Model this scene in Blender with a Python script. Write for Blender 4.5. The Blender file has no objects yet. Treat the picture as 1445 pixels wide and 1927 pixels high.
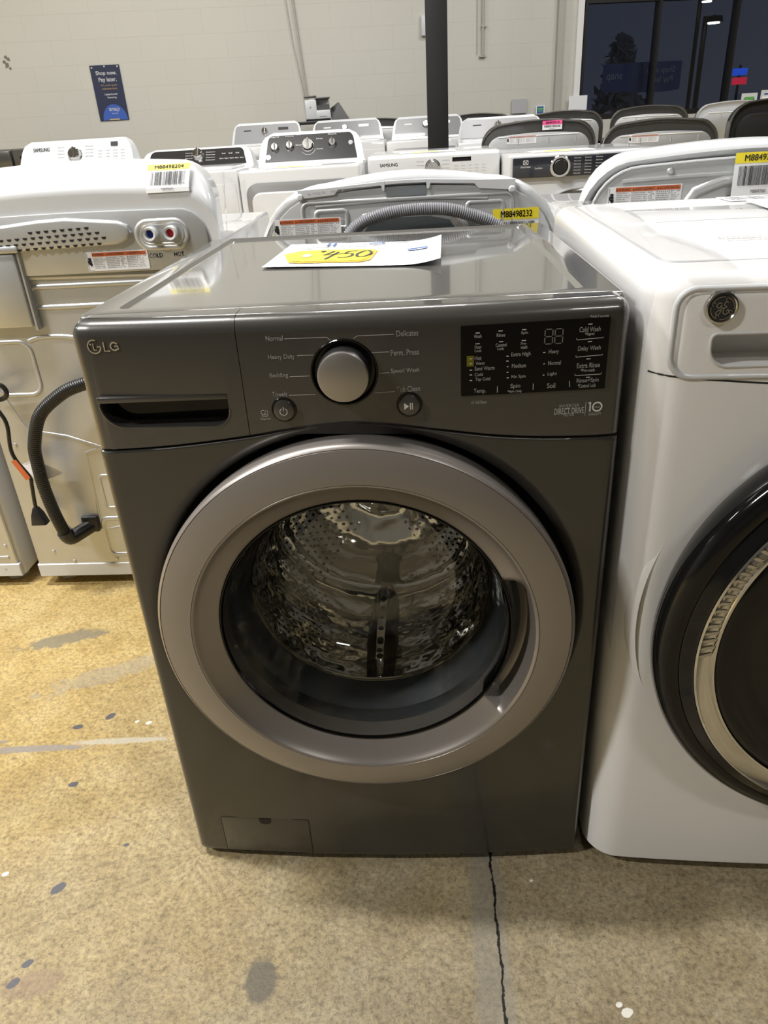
import bpy, bmesh, math, random
from mathutils import Vector, Matrix
random.seed(7)
PI = math.pi
S = bpy.context.scene
COL = S.collection

# ---------------------------------------------------------------- camera
cd = bpy.data.cameras.new('camera'); cam = bpy.data.objects.new('camera', cd); COL.objects.link(cam)
cam.location = (0.44176, -0.88245, 1.17854)
cam.rotation_euler = (math.radians(62.0411), math.radians(3.07797), math.radians(2.48620))
cd.sensor_fit = 'HORIZONTAL'; cd.sensor_width = 36.0; cd.lens = 36.0 * 1374.36 / 1445.0
cd.clip_start = 0.02; cd.clip_end = 200
S.camera = cam
S.view_settings.view_transform = 'Standard'; S.view_settings.look = 'None'
S.view_settings.gamma = 1.0; S.view_settings.use_curve_mapping = False
S.view_settings.exposure = 0.08
# ---------------------------------------------------------------- night sky outside
w = bpy.data.worlds.new('world'); S.world = w; w.use_nodes = True
bg = w.node_tree.nodes['Background']
bg.inputs[0].default_value = (0.040, 0.044, 0.062, 1); bg.inputs[1].default_value = 0.8
# ---------------------------------------------------------------- ceiling lamps (x, y, watts)
LAMPS = [(-1.3, 0.30, 190), (-3.4, -1.5, 250), (2.6, 1.6, 80), (0.2, 3.4, 90), (-4.2, 3.6, 62),
         (4.6, 4.6, 80), (-1.6, 5.2, 44), (2.2, 5.4, 56), (2.6, -3.2, 40), (-6.0, 0.4, 60)]
LAMP_Z = 4.3

# ================================================================ helpers
def link(o, parent=None):
    COL.objects.link(o)
    if parent is not None: o.parent = parent
    return o

def obj(name, bm, m, parent=None, smooth=True, angle=35, label=None):
    me = bpy.data.meshes.new(name)
    bmesh.ops.recalc_face_normals(bm, faces=bm.faces) if not getattr(bm, '_x', False) else None
    bm.to_mesh(me); bm.free()
    me.materials.append(m)
    if smooth:
        me.shade_smooth()
        me.set_sharp_from_angle(angle=math.radians(angle))
    o = bpy.data.objects.new(name, me)
    link(o, parent)
    if label: o['label'] = label
    return o

def flat(name, bm, m, parent=None, label=None):
    """lettering and printed marks: keep face directions"""
    me = bpy.data.meshes.new(name); bm.to_mesh(me); bm.free(); me.materials.append(m)
    o = bpy.data.objects.new(name, me); link(o, parent)
    if label: o['label'] = label
    return o

def tag(o, label, cat, group=None, kind=None):
    if label: o['label'] = label
    if cat: o['category'] = cat
    if group: o['group'] = group
    if kind: o['kind'] = kind
    return o

def thing(name, label, cat, loc=(0, 0, 0), rotz=0.0, group=None):
    o = bpy.data.objects.new(name, None); COL.objects.link(o)
    o.location = loc; o.rotation_euler = (0, 0, rotz); o.empty_display_size = 0.1
    return tag(o, label, cat, group)

def struct(name, bm, m, parent=None, smooth=False):
    o = obj(name, bm, m, parent, smooth)
    if parent is None: o['kind'] = 'structure'
    return o

def NB(): return bmesh.new()

def box(bm, x0, x1, y0, y1, z0, z1, bev=0.0, seg=2):
    t = bmesh.new()
    bmesh.ops.create_cube(t, size=1.0)
    for v in t.verts:
        v.co = Vector(((x0 + x1) / 2 + v.co.x * (x1 - x0), (y0 + y1) / 2 + v.co.y * (y1 - y0), (z0 + z1) / 2 + v.co.z * (z1 - z0)))
    if bev > 0:
        bmesh.ops.bevel(t, geom=list(t.edges), offset=bev, segments=seg, profile=0.5, affect='EDGES')
    merge(bm, t); return bm

def merge(bm, t, M=None):
    if M is not None: t.transform(M)
    me = bpy.data.meshes.new('tmp'); t.to_mesh(me); t.free(); bm.from_mesh(me); bpy.data.meshes.remove(me)
    return bm

def loft(bm, rings, cap=True, closed=True):
    vr = [[bm.verts.new(p) for p in r] for r in rings]
    n = len(vr[0]); m = n if closed else n - 1
    for a, b in zip(vr[:-1], vr[1:]):
        for i in range(m):
            j = (i + 1) % n
            try: bm.faces.new((a[i], a[j], b[j], b[i]))
            except ValueError: pass
    if cap:
        try: bm.faces.new(list(reversed(vr[0])))
        except ValueError: pass
        try: bm.faces.new(vr[-1])
        except ValueError: pass
    return bm

def lathe(bm, prof, c=(0, 0, 0), axis='y', seg=96, rfun=None):
    """prof: list of (radius, height along axis)"""
    rings = []
    for k, (r, h) in enumerate(prof):
        ring = []
        for i in range(seg):
            a = 2 * PI * i / seg
            rr, hh = (r, h) if rfun is None else rfun(k, a, r, h)
            if axis == 'y': p = (c[0] + rr * math.cos(a), c[1] + hh, c[2] + rr * math.sin(a))
            elif axis == 'z': p = (c[0] + rr * math.cos(a), c[1] + rr * math.sin(a), c[2] + hh)
            else: p = (c[0] + hh, c[1] + rr * math.cos(a), c[2] + rr * math.sin(a))
            ring.append(p)
        rings.append(ring)
    loft(bm, rings, cap=False)
    return bm

def disc_lathe(bm, prof, c, axis='y', seg=48):
    """closed solid of revolution; prof may start and end at r=0"""
    e = 1e-5
    prof = [(max(r, e), h) for r, h in prof]
    lathe(bm, prof, c, axis, seg)
    bmesh.ops.remove_doubles(bm, verts=bm.verts, dist=5e-5)
    return bm

def rrect(x0, x1, z0, z1, r, seg=6):
    """counter clockwise; r is one radius or four (bl, br, tr, tl)"""
    rs = (r,) * 4 if not isinstance(r, (tuple, list)) else r
    out = []
    for (cx, cz, a0, rr) in ((x0, z0, PI, rs[0]), (x1, z0, 1.5 * PI, rs[1]), (x1, z1, 0, rs[2]), (x0, z1, .5 * PI, rs[3])):
        sx = 1 if cx == x0 else -1; sz = 1 if cz == z0 else -1
        if rr <= 0: out.append((cx, cz)); continue
        for k in range(seg + 1):
            a = a0 + .5 * PI * k / seg
            out.append((cx + sx * rr + rr * math.cos(a), cz + sz * rr + rr * math.sin(a)))
    return out

def inset2(pts, d):
    """shrink a closed outline by d (approximate, along vertex normals)"""
    n = len(pts); out = []
    for i in range(n):
        p0, p, p1 = pts[i - 1], pts[i], pts[(i + 1) % n]
        k = 1
        while abs(p0[0] - p[0]) + abs(p0[1] - p[1]) < 1e-7 and k < n: k += 1; p0 = pts[i - k]
        k = 1
        while abs(p1[0] - p[0]) + abs(p1[1] - p[1]) < 1e-7 and k < n: k += 1; p1 = pts[(i + k) % n]
        a = Vector((p[0] - p0[0], p[1] - p0[1])).normalized(); b = Vector((p1[0] - p[0], p1[1] - p[1])).normalized()
        na = Vector((-a.y, a.x)); nb = Vector((-b.y, b.x)); m = (na + nb)
        if m.length < 1e-6: m = na
        m.normalize(); c = max(.35, m.dot(na))
        out.append((p[0] + m.x * d / c, p[1] + m.y * d / c))
    return out

def slab(bm, pts, h0, h1, plane='xz', bev=0.0, seg=3, fn=None):
    """extruded outline; front (h0) edge rounded by bev. plane xz: h is y; plane xy: h is z (h0 the top)"""
    sgn = 1 if h1 > h0 else -1
    lev = [(0.0, h1)]
    if bev > 0:
        for k in range(seg + 1):
            a = .5 * PI * k / seg
            lev.append((bev * (1 - math.cos(a)), h0 + sgn * bev * (1 - math.sin(a))))
    else: lev.append((0.0, h0))
    rings = []
    for ins, h in lev:
        q = inset2(pts, ins) if ins > 0 else pts
        if plane == 'xz': rings.append([(p[0], h, p[1]) for p in q])
        elif plane == 'xy': rings.append([(p[0], p[1], h) for p in q])
        else: rings.append([(h, p[0], p[1]) for p in q])
    if fn: rings = [[fn(p) for p in r] for r in rings]
    return loft(bm, rings)

def smooth_path(pts, n=10):
    P = [Vector(p) for p in pts]; out = []
    for i in range(len(P) - 1):
        p0 = P[max(i - 1, 0)]; p1 = P[i]; p2 = P[i + 1]; p3 = P[min(i + 2, len(P) - 1)]
        for k in range(n):
            t = k / n
            out.append(.5 * ((2 * p1) + (-p0 + p2) * t + (2 * p0 - 5 * p1 + 4 * p2 - p3) * t * t + (-p0 + 3 * p1 - 3 * p2 + p3) * t ** 3))
    out.append(P[-1]); return out

def tube(bm, pts, r, seg=12, closed=False, rf=None):
    P = [Vector(p) for p in pts]; rings = []; n = len(P)
    up = None
    for i, p in enumerate(P):
        a = P[(i - 1) % n] if (closed or i > 0) else p
        b = P[(i + 1) % n] if (closed or i < n - 1) else p
        t = (b - a)
        if t.length < 1e-9: t = Vector((0, 0, 1))
        t.normalize()
        if up is None:
            up = Vector((0, 1, 0)) if abs(t.y) < .9 else Vector((1, 0, 0))
        u = (up - t * up.dot(t))
        if u.length < 1e-6: u = t.orthogonal()
        u.normalize(); v = t.cross(u); up = u
        rr = r if rf is None else rf(i)
        rings.append([tuple(p + (u * math.cos(2 * PI * k / seg) + v * math.sin(2 * PI * k / seg)) * rr) for k in range(seg)])
    if closed: rings.append(rings[0]); loft(bm, rings, cap=False)
    else: loft(bm, rings)
    return bm

def resample(pts, step):
    P = [Vector(p) for p in pts]; out = [P[0]]; acc = 0
    for a, b in zip(P[:-1], P[1:]):
        L = (b - a).length; d = step - acc
        while d <= L and L > 0:
            out.append(a + (b - a) * (d / L)); d += step
        acc = L - (d - step)
    return out

def corrugated(bm, pts, r, pitch=.007, amp=.0022, seg=14):
    q = resample(smooth_path(pts, 16), pitch / 3)
    return tube(bm, q, r, seg, rf=lambda i: r + (amp if i % 3 == 1 else -amp * .6))

def ridge(bm, pts2, y, r=.004, closed=True):
    """stamped bead on a sheet panel that faces -y"""
    r *= 1.9
    return tube(bm, [(p[0], y + r * .62, p[1]) for p in pts2], r, 12, closed)

_tc = {}
def text_mesh(s):
    if s in _tc: return _tc[s]
    c = bpy.data.curves.new('t', 'FONT'); c.body = s; c.size = 1.0; c.resolution_u = 3
    o = bpy.data.objects.new('t', c); COL.objects.link(o)
    dg = bpy.context.evaluated_depsgraph_get(); dg.update()
    me = bpy.data.meshes.new_from_object(o.evaluated_get(dg))
    bpy.data.objects.remove(o); bpy.data.curves.remove(c)
    _tc[s] = me; return me

def text(bm, s, xl, xr, zb, zt, fn, bold=0.0):
    """lettering fitted to a box; fn(u, v) gives the point on the surface"""
    me = text_mesh(s)
    xs = [v.co.x for v in me.vertices]; ys = [v.co.y for v in me.vertices]
    a, b, c, d = min(xs), max(xs), min(ys), max(ys)
    for dx, dz in ([(0, 0)] if not bold else [(0, 0), (bold, 0), (0, bold), (bold, bold)]):
        vs = [bm.verts.new(fn(xl + (v.co.x - a) / (b - a) * (xr - xl) + dx, zb + (v.co.y - c) / max(d - c, 1e-6) * (zt - zb) + dz)) for v in me.vertices]
        for p in me.polygons:
            try: bm.faces.new([vs[i] for i in p.vertices])
            except ValueError: pass
    return bm

def quad(bm, x0, x1, z0, z1, fn):
    bm.faces.new([bm.verts.new(fn(*p)) for p in ((x0, z0), (x1, z0), (x1, z1), (x0, z1))]); return bm

def stroke(bm, pts, w, fn):
    """a flat printed line of width w through 2D points"""
    P = [Vector(p) for p in pts]; L = []; R = []
    for i, p in enumerate(P):
        a = P[i - 1] if i else p; b = P[i + 1] if i < len(P) - 1 else p
        t = (b - a).normalized(); n = Vector((-t.y, t.x)) * w / 2
        L.append(p + n); R.append(p - n)
    l = [bm.verts.new(fn(*p)) for p in L]; r = [bm.verts.new(fn(*p)) for p in R]
    for i in range(len(P) - 1): bm.faces.new((r[i], r[i + 1], l[i + 1], l[i]))
    return bm

def arc(cx, cz, r, a0, a1, n=20): return [(cx + r * math.cos(a0 + (a1 - a0) * k / n), cz + r * math.sin(a0 + (a1 - a0) * k / n)) for k in range(n + 1)]
def fl(y): return lambda u, v: (u, y, v)

def cut(o, cb):
    me = bpy.data.meshes.new('cut'); bmesh.ops.recalc_face_normals(cb, faces=cb.faces); cb.to_mesh(me); cb.free()
    c = bpy.data.objects.new('cut', me); COL.objects.link(c)
    m = o.modifiers.new('b', 'BOOLEAN'); m.operation = 'DIFFERENCE'; m.object = c; m.solver = 'EXACT'
    par = o.parent; o.parent = None
    dg = bpy.context.evaluated_depsgraph_get(); dg.update()
    new = bpy.data.meshes.new_from_object(o.evaluated_get(dg)); o.modifiers.clear()
    o.data = new; bpy.data.objects.remove(c); o.parent = par
    new.shade_smooth(); new.set_sharp_from_angle(angle=math.radians(30))
    return o

# ================================================================ materials
class NT:
    def __init__(s, name):
        s.m = bpy.data.materials.new(name); s.m.use_nodes = True; s.t = s.m.node_tree; s.n = s.t.nodes
        s.b = s.n['Principled BSDF']; s.out = s.n['Material Output']
    def new(s, ty, **k):
        n = s.n.new(ty)
        for a, b in k.items(): setattr(n, a, b)
        return n
    def lk(s, a, b): s.t.links.new(a, b)
    def val(s, sock, v):
        if isinstance(v, bpy.types.NodeSocket): s.lk(v, sock)
        else: sock.default_value = v
    def math(s, op, a, b=0.0, clamp=False):
        n = s.new('ShaderNodeMath', operation=op, use_clamp=clamp); s.val(n.inputs[0], a); s.val(n.inputs[1], b); return n.outputs[0]
    def pos(s, obj=False): 
        n = s.new('ShaderNodeTexCoord') if obj else s.new('ShaderNodeNewGeometry')
        return n.outputs['Object'] if obj else n.outputs['Position']
    def xyz(s, v):
        n = s.new('ShaderNodeSeparateXYZ'); s.lk(v, n.inputs[0]); return n.outputs
    def noise(s, vec, scale, detail=3, rough=.55):
        n = s.new('ShaderNodeTexNoise'); s.lk(vec, n.inputs['Vector']); n.inputs['Scale'].default_value = scale
        n.inputs['Detail'].default_value = detail; n.inputs['Roughness'].default_value = rough; return n.outputs['Fac']
    def ramp(s, f, stops):
        n = s.new('ShaderNodeValToRGB'); s.lk(f, n.inputs[0]); e = n.color_ramp.elements
        while len(e) < len(stops): e.new(.5)
        for k, (p, c) in enumerate(stops):
            e[k].position = p; e[k].color = c if len(c) == 4 else (*c, 1)
        return n.outputs[0]
    def mix(s, f, a, b):
        n = s.new('ShaderNodeMix', data_type='RGBA'); s.val(n.inputs[0], f)
        s.val(n.inputs[6], a if isinstance(a, bpy.types.NodeSocket) else (*a, 1)); s.val(n.inputs[7], b if isinstance(b, bpy.types.NodeSocket) else (*b, 1)); return n.outputs[2]
    def bump(s, h, strength=.2, dist=.01):
        n = s.new('ShaderNodeBump'); n.inputs['Strength'].default_value = strength; n.inputs['Distance'].default_value = dist
        s.lk(h, n.inputs['Height']); s.lk(n.outputs[0], s.b.inputs['Normal'])

def mat(name, col, rough=.4, metal=0.0, coat=0.0, spec=.5, var=0.0, vscale=20, emit=0.0, bump=0.0, bscale=200, coatr=.03):
    k = NT(name); b = k.b
    b.inputs['Base Color'].default_value = (*col, 1); b.inputs['Roughness'].default_value = rough
    b.inputs['Metallic'].default_value = metal; b.inputs['Coat Weight'].default_value = coat; b.inputs['Coat Roughness'].default_value = coatr
    b.inputs['Specular IOR Level'].default_value = spec
    if emit: b.inputs['Emission Color'].default_value = (*col, 1); b.inputs['Emission Strength'].default_value = emit
    p = k.pos(True)
    if var:
        f = k.noise(p, vscale, 4)
        c2 = tuple(min(1, c * (1 + var)) for c in col); c1 = tuple(c * (1 - var) for c in col)
        k.lk(k.ramp(f, [(.3, c1), (.7, c2)]), b.inputs['Base Color'])
        if bump: k.bump(k.noise(p, bscale, 2), bump, .001)
    return k.m

M = {}
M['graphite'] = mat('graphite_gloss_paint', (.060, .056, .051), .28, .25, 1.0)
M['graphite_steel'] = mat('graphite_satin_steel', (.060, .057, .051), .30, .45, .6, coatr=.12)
M['graphite_top'] = mat('graphite_top_reflection', (.165, .160, .148), .20, .35, 1.0, coatr=.05)  # base raised to paint the wall's reflection into the top
M['gap'] = mat('black_gap', (.004, .004, .004), .6)
M['black_gloss'] = mat('black_gloss_plastic', (.004, .004, .004), .09, 0, .15, spec=.3)
M['display_black'] = mat('smoked_display_window', (.003, .003, .0035), .12, 0, 0, spec=.22)
M['black_plastic'] = mat('black_plastic', (.014, .014, .014), .35)
M['taupe'] = mat('taupe_satin_metal', (.33, .30, .275), .36, .6, .25, coatr=.1)
M['taupe_knob'] = mat('taupe_brushed_metal', (.40, .375, .35), .33, .75, 0)
M['print'] = mat('pale_grey_print', (.72, .71, .69), .5)
M['print_dim'] = mat('dim_grey_print', (.20, .195, .185), .5)
M['chrome'] = mat('bright_chrome', (.72, .71, .69), .10, 1.0)
M['steel'] = mat('polished_steel', (.55, .54, .52), .16, 1.0)
M['rubber'] = mat('grey_door_gasket_rubber', (.050, .056, .060), .38)
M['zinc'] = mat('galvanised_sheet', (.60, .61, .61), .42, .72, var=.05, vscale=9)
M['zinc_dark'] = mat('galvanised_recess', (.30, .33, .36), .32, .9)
M['white'] = mat('white_appliance_enamel', (.63, .635, .64), .22, 0, .7)
M['white_plastic'] = mat('white_console_plastic', (.62, .63, .64), .30, 0, .35)
M['white_satin'] = mat('white_front_paint', (.82, .81, .795), .30, 0, .35, coatr=.12)
M['paper'] = mat('white_paper', (.82, .82, .83), .6)
M['ink'] = mat('black_ink', (.02, .02, .022), .6)
M['ink_grey'] = mat('grey_ink', (.30, .30, .31), .6)
M['blue_ink'] = mat('blue_ink', (.03, .10, .33), .6)
M['yellow'] = mat('yellow_label', (.85, .70, .03), .5)
M['gold'] = mat('golden_yellow_tag_border', (.72, .40, .03), .5)
M['orange'] = mat('orange_warning_print', (.62, .14, .04), .5)
M['pink'] = mat('pink_label', (.85, .10, .30), .5)
M['green'] = mat('green_card_print', (.16, .50, .10), .5)
M['red_plastic'] = mat('red_plastic', (.60, .02, .03), .35)
M['blue_plastic'] = mat('blue_plastic', (.01, .03, .30), .35)
M['hose'] = mat('black_rubber_hose', (.012, .012, .012), .35)
M['hose_grey'] = mat('grey_corrugated_hose', (.28, .28, .30), .38)
M['foot'] = mat('grey_plastic_foot', (.50, .49, .46), .45)
M['dark_grey'] = mat('dark_grey_enamel', (.085, .082, .076), .25, .3, .8)
M['charcoal'] = mat('charcoal_console_panel', (.026, .025, .024), .25, 0, .2, spec=.35)
M['navy_panel'] = mat('dark_slate_control_panel', (.022, .024, .032), .2, 0, .6)
M['silver_panel'] = mat('silver_console_panel', (.30, .30, .305), .35, .4, .1)
M['mid_panel'] = mat('mid_grey_console_panel', (.13, .13, .13), .35, .4, .1)
M['black_paint'] = mat('black_painted_steel', (.010, .010, .010), .45)
M['pipe'] = mat('painted_conduit', (.42, .40, .36), .5)
M['cream'] = mat('cream_label', (.62, .58, .42), .6)

def film_mat(name, tint, gloss=1.0, ior=1.45, rough=.03):
    k = NT(name); k.n.remove(k.b)
    tr = k.new('ShaderNodeBsdfTransparent'); tr.inputs[0].default_value = (*tint, 1)
    gl = k.new('ShaderNodeBsdfGlossy'); gl.inputs['Roughness'].default_value = rough
    fr = k.new('ShaderNodeFresnel'); fr.inputs[0].default_value = ior
    f = k.math('MULTIPLY', fr.outputs[0], gloss, True)
    mx = k.new('ShaderNodeMixShader'); k.lk(f, mx.inputs[0]); k.lk(tr.outputs[0], mx.inputs[1]); k.lk(gl.outputs[0], mx.inputs[2])
    k.lk(mx.outputs[0], k.out.inputs[0]); return k.m
M['glass'] = film_mat('door_glass', (.90, .93, .94), .75, 1.5, .01)
def glass_mat():
    k = NT('thick_door_glass'); k.n.remove(k.b); g = k.new('ShaderNodeBsdfGlass'); g.inputs['Color'].default_value = (.98, .985, .985, 1); g.inputs['Roughness'].default_value = .0; g.inputs['IOR'].default_value = 1.48
    bp = k.new('ShaderNodeBump'); bp.inputs['Strength'].default_value = .12; bp.inputs['Distance'].default_value = .004; k.lk(k.noise(k.pos(True), 9, 1), bp.inputs['Height']); k.lk(bp.outputs[0], g.inputs['Normal'])
    k.lk(g.outputs[0], k.out.inputs[0]); return k.m
M['glass'] = glass_mat()
M['pane'] = film_mat('window_glass', (.80, .84, .88), 1.0, 1.5, .01)
M['wrap'] = film_mat('clear_plastic_wrap', (.985, .985, .99), .55, 1.45, .08)

def wall_mat():
    k = NT('painted_block_wall'); p = k.pos(True); b = k.b
    mp = k.new('ShaderNodeMapping'); mp.inputs['Rotation'].default_value = (PI / 2, 0, 0); k.lk(p, mp.inputs[0])
    br = k.new('ShaderNodeTexBrick'); k.lk(mp.outputs[0], br.inputs['Vector'])
    br.inputs['Scale'].default_value = 1.0; br.inputs['Brick Width'].default_value = .406; br.inputs['Row Height'].default_value = .203
    br.inputs['Mortar Size'].default_value = .004; br.inputs['Mortar Smooth'].default_value = .6
    br.inputs['Color1'].default_value = (.575, .56, .50, 1); br.inputs['Color2'].default_value = (.585, .57, .51, 1); br.inputs['Mortar'].default_value = (.54, .525, .465, 1)
    f = k.noise(p, .9, 4); c = k.mix(k.math('MULTIPLY', f, .25), br.outputs['Color'], (.47, .45, .40))
    k.lk(c, b.inputs['Base Color']); b.inputs['Roughness'].default_value = .55
    h = k.math('SUBTRACT', k.math('MULTIPLY', k.noise(p, 60, 3), .15), br.outputs['Fac']); k.bump(h, .16, .004)
    return k.m
M['wall'] = wall_mat()
M['wall_plain'] = mat('painted_plaster', (.55, .53, .47), .6, var=.04, vscale=2)
M['ceiling'] = mat('painted_ceiling_deck', (.16, .155, .145), .7, var=.08, vscale=1.5)
M['wall_dark'] = mat('dim_end_wall', (.16, .155, .145), .6)  # dimness put into the unseen wall's colour to darken reflections

def floor_mat():
    k = NT('stained_concrete'); P = k.pos(); b = k.b; X = k.xyz(P)
    n1 = k.noise(P, 1.6, 5); n2 = k.noise(P, 9, 6, .65); n3 = k.noise(P, 70, 5, .7); n4 = k.noise(P, 300, 4, .8); n6 = k.noise(P, 130, 3, .7)
    # waxy yellow sealer left of the joint, greyer slab to its right, darkened to paint the front shade
    warm = k.ramp(n2, [(.25, (.35, .24, .085)), (.5, (.46, .335, .135)), (.78, (.56, .44, .22))])
    grey = k.ramp(n2, [(.25, (.19, .152, .088)), (.5, (.265, .217, .132)), (.78, (.34, .29, .19))])
    f = k.math('ADD', k.math('MULTIPLY', k.math('SUBTRACT', n1, .5), 1.6), k.math('ADD', k.math('MULTIPLY', X[1], .9), k.math('MULTIPLY', X[0], -.55)))
    f = k.math('ADD', f, .30, False)
    f = k.math('MINIMUM', k.math('MAXIMUM', f, 0.0), 1.0)
    c = k.mix(f, grey, warm)
    # fine aggregate
    sp = k.ramp(n3, [(.30, (.62, .60, .57)), (.5, (1, 1, 1)), (.70, (1.18, 1.16, 1.12))])
    mm = k.new('ShaderNodeMix', data_type='RGBA', blend_type='MULTIPLY'); mm.inputs[0].default_value = .95; k.lk(c, mm.inputs[6]); k.lk(sp, mm.inputs[7]); c = mm.outputs[2]
    sp2 = k.ramp(n4, [(.30, (.35, .33, .30)), (.44, (1, 1, 1)), (.60, (1, 1, 1)), (.76, (1.6, 1.56, 1.5))])
    mm = k.new('ShaderNodeMix', data_type='RGBA', blend_type='MULTIPLY'); mm.inputs[0].default_value = 1.0; k.lk(c, mm.inputs[6]); k.lk(sp2, mm.inputs[7]); c = mm.outputs[2]
    sp3 = k.ramp(n6, [(.32, (.62, .60, .57)), (.5, (1, 1, 1)), (.68, (1.25, 1.23, 1.18))])
    mm = k.new('ShaderNodeMix', data_type='RGBA', blend_type='MULTIPLY'); mm.inputs[0].default_value = 1.0; k.lk(c, mm.inputs[6]); k.lk(sp3, mm.inputs[7]); c = mm.outputs[2]
    def dist(cx, cy, sx, sy, rot=0):
        dx = k.math('SUBTRACT', X[0], cx); dy = k.math('SUBTRACT', X[1], cy); ca, sa = math.cos(rot), math.sin(rot)
        u = k.math('ADD', k.math('MULTIPLY', dx, ca / sx), k.math('MULTIPLY', dy, sa / sx))
        v = k.math('ADD', k.math('MULTIPLY', dx, -sa / sy), k.math('MULTIPLY', dy, ca / sy))
        return k.math('SQRT', k.math('ADD', k.math('MULTIPLY', u, u), k.math('MULTIPLY', v, v)))
    def blot(c, cx, cy, sx, sy, col, amt, rot=0, edge=.35, wob=1.0, soft=.25, nz=None):
        d = k.math('ADD', dist(cx, cy, sx, sy, rot), k.math('MULTIPLY', k.math('SUBTRACT', nz or n3, .5), wob))
        f = k.math('MULTIPLY', k.math('DIVIDE', k.math('SUBTRACT', 1.0 , d), soft, True), amt)
        return k.mix(f, c, col)
    n5 = k.noise(P, 26, 5, .7)
    c = blot(c, -.555, .655, .12, .030, (.20, .175, .12), .85, .35, wob=2.8, nz=n5)
    c = blot(c, -.36, .52, .20, .035, (.33, .30, .24), .45, .5, wob=3.0, nz=n5)
    c = blot(c, .156, -.225, .030, .040, (.11, .095, .07), .85, .1, wob=.5)
    c = blot(c, -.21, -.235, .055, .025, (.22, .14, .10), .45, .2, wob=.8)
    # taped line residue
    c = blot(c, -.47, .262, .16, .011, (.27, .245, .225), .85, .05, wob=.9)
    c = blot(c, -.26, .285, .12, .010, (.50, .47, .40), .65, .05, wob=1.2)
    c = blot(c, -.56, .285, .05, .006, (.24, .22, .21), .8, .0, wob=.9)
    for (px, py, r, rot) in SPOTS:
        c = blot(c, px, py, r * 1.3, r * .85, (.085, .085, .10), .95, rot, wob=.35, soft=.2)
    for (px, py, r) in WSPOTS:
        c = blot(c, px, py, r, r * .7, (.72, .69, .62), .9, .4, wob=.8, soft=.2)
    # slab joint: grey trowelled band with a ragged black crack
    jx = k.math('ADD', .533, k.math('MULTIPLY', k.math('SUBTRACT', k.noise(P, 22, 4), .5), .012))
    dj = k.math('ABSOLUTE', k.math('SUBTRACT', X[0], jx))
    wob = k.math('MULTIPLY', k.math('SUBTRACT', n5, .5), .02)
    band = k.math('MULTIPLY', k.math('DIVIDE', k.math('SUBTRACT', .034, k.math('ADD', k.math('ABSOLUTE', k.math('SUBTRACT', X[0], .520)), wob)), .012, True), .55)
    c = k.mix(band, c, (.20, .185, .155))
    wcr = k.math('ADD', .0012, k.math('MULTIPLY', k.math('MAXIMUM', k.math('SUBTRACT', n3, .40), 0.0), .012))
    crack = k.math('DIVIDE', k.math('SUBTRACT', wcr, dj), .0008, True)
    c = k.mix(crack, c, (.008, .007, .006))
    # small scratches
    wv = k.new('ShaderNodeTexVoronoi', feature='DISTANCE_TO_EDGE'); mp = k.new('ShaderNodeMapping'); mp.inputs['Scale'].default_value = (2.2, 5.5, 1); mp.inputs['Rotation'].default_value = (0, 0, .7)
    k.lk(P, mp.inputs[0]); k.lk(mp.outputs[0], wv.inputs['Vector'])
    sc = k.math('MULTIPLY', k.math('DIVIDE', k.math('SUBTRACT', .012, wv.outputs['Distance']), .012, True), k.math('DIVIDE', k.math('SUBTRACT', n5, .56), .1, True))
    c = k.mix(k.math('MULTIPLY', sc, .75), c, (.07, .055, .04))
    k.lk(c, b.inputs['Base Color'])
    k.lk(k.ramp(n2, [(.3, (.32,) * 3), (.7, (.55,) * 3)]), b.inputs['Roughness'])
    b.inputs['Specular IOR Level'].default_value = .35
    h = k.math('ADD', k.math('MULTIPLY', n3, .6), k.math('MULTIPLY', n4, .3)); h = k.math('SUBTRACT', h, k.math('MULTIPLY', crack, 2.5))
    k.bump(h, .6, .003)
    return k.m
TXT_PANEL = [('Normal', 0.249, 0.27, 0.955, 0.961), ('Heavy Duty', 0.249, 0.282, 0.931, 0.938), ('Bedding', 0.248, 0.271, 0.908, 0.915), ('Towels', 0.248, 0.267, 0.885, 0.891), ('Delicates', 0.407, 0.433, 0.954, 0.961), ('Perm. Press', 0.399, 0.433, 0.931, 0.938), ('Speed Wash', 0.398, 0.433, 0.908, 0.915), ('Tub Clean', 0.404, 0.433, 0.885, 0.892), ('Smart', 0.231, 0.24, 0.858, 0.861), ('Diagnosis', 0.229, 0.242, 0.854, 0.857)]
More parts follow.
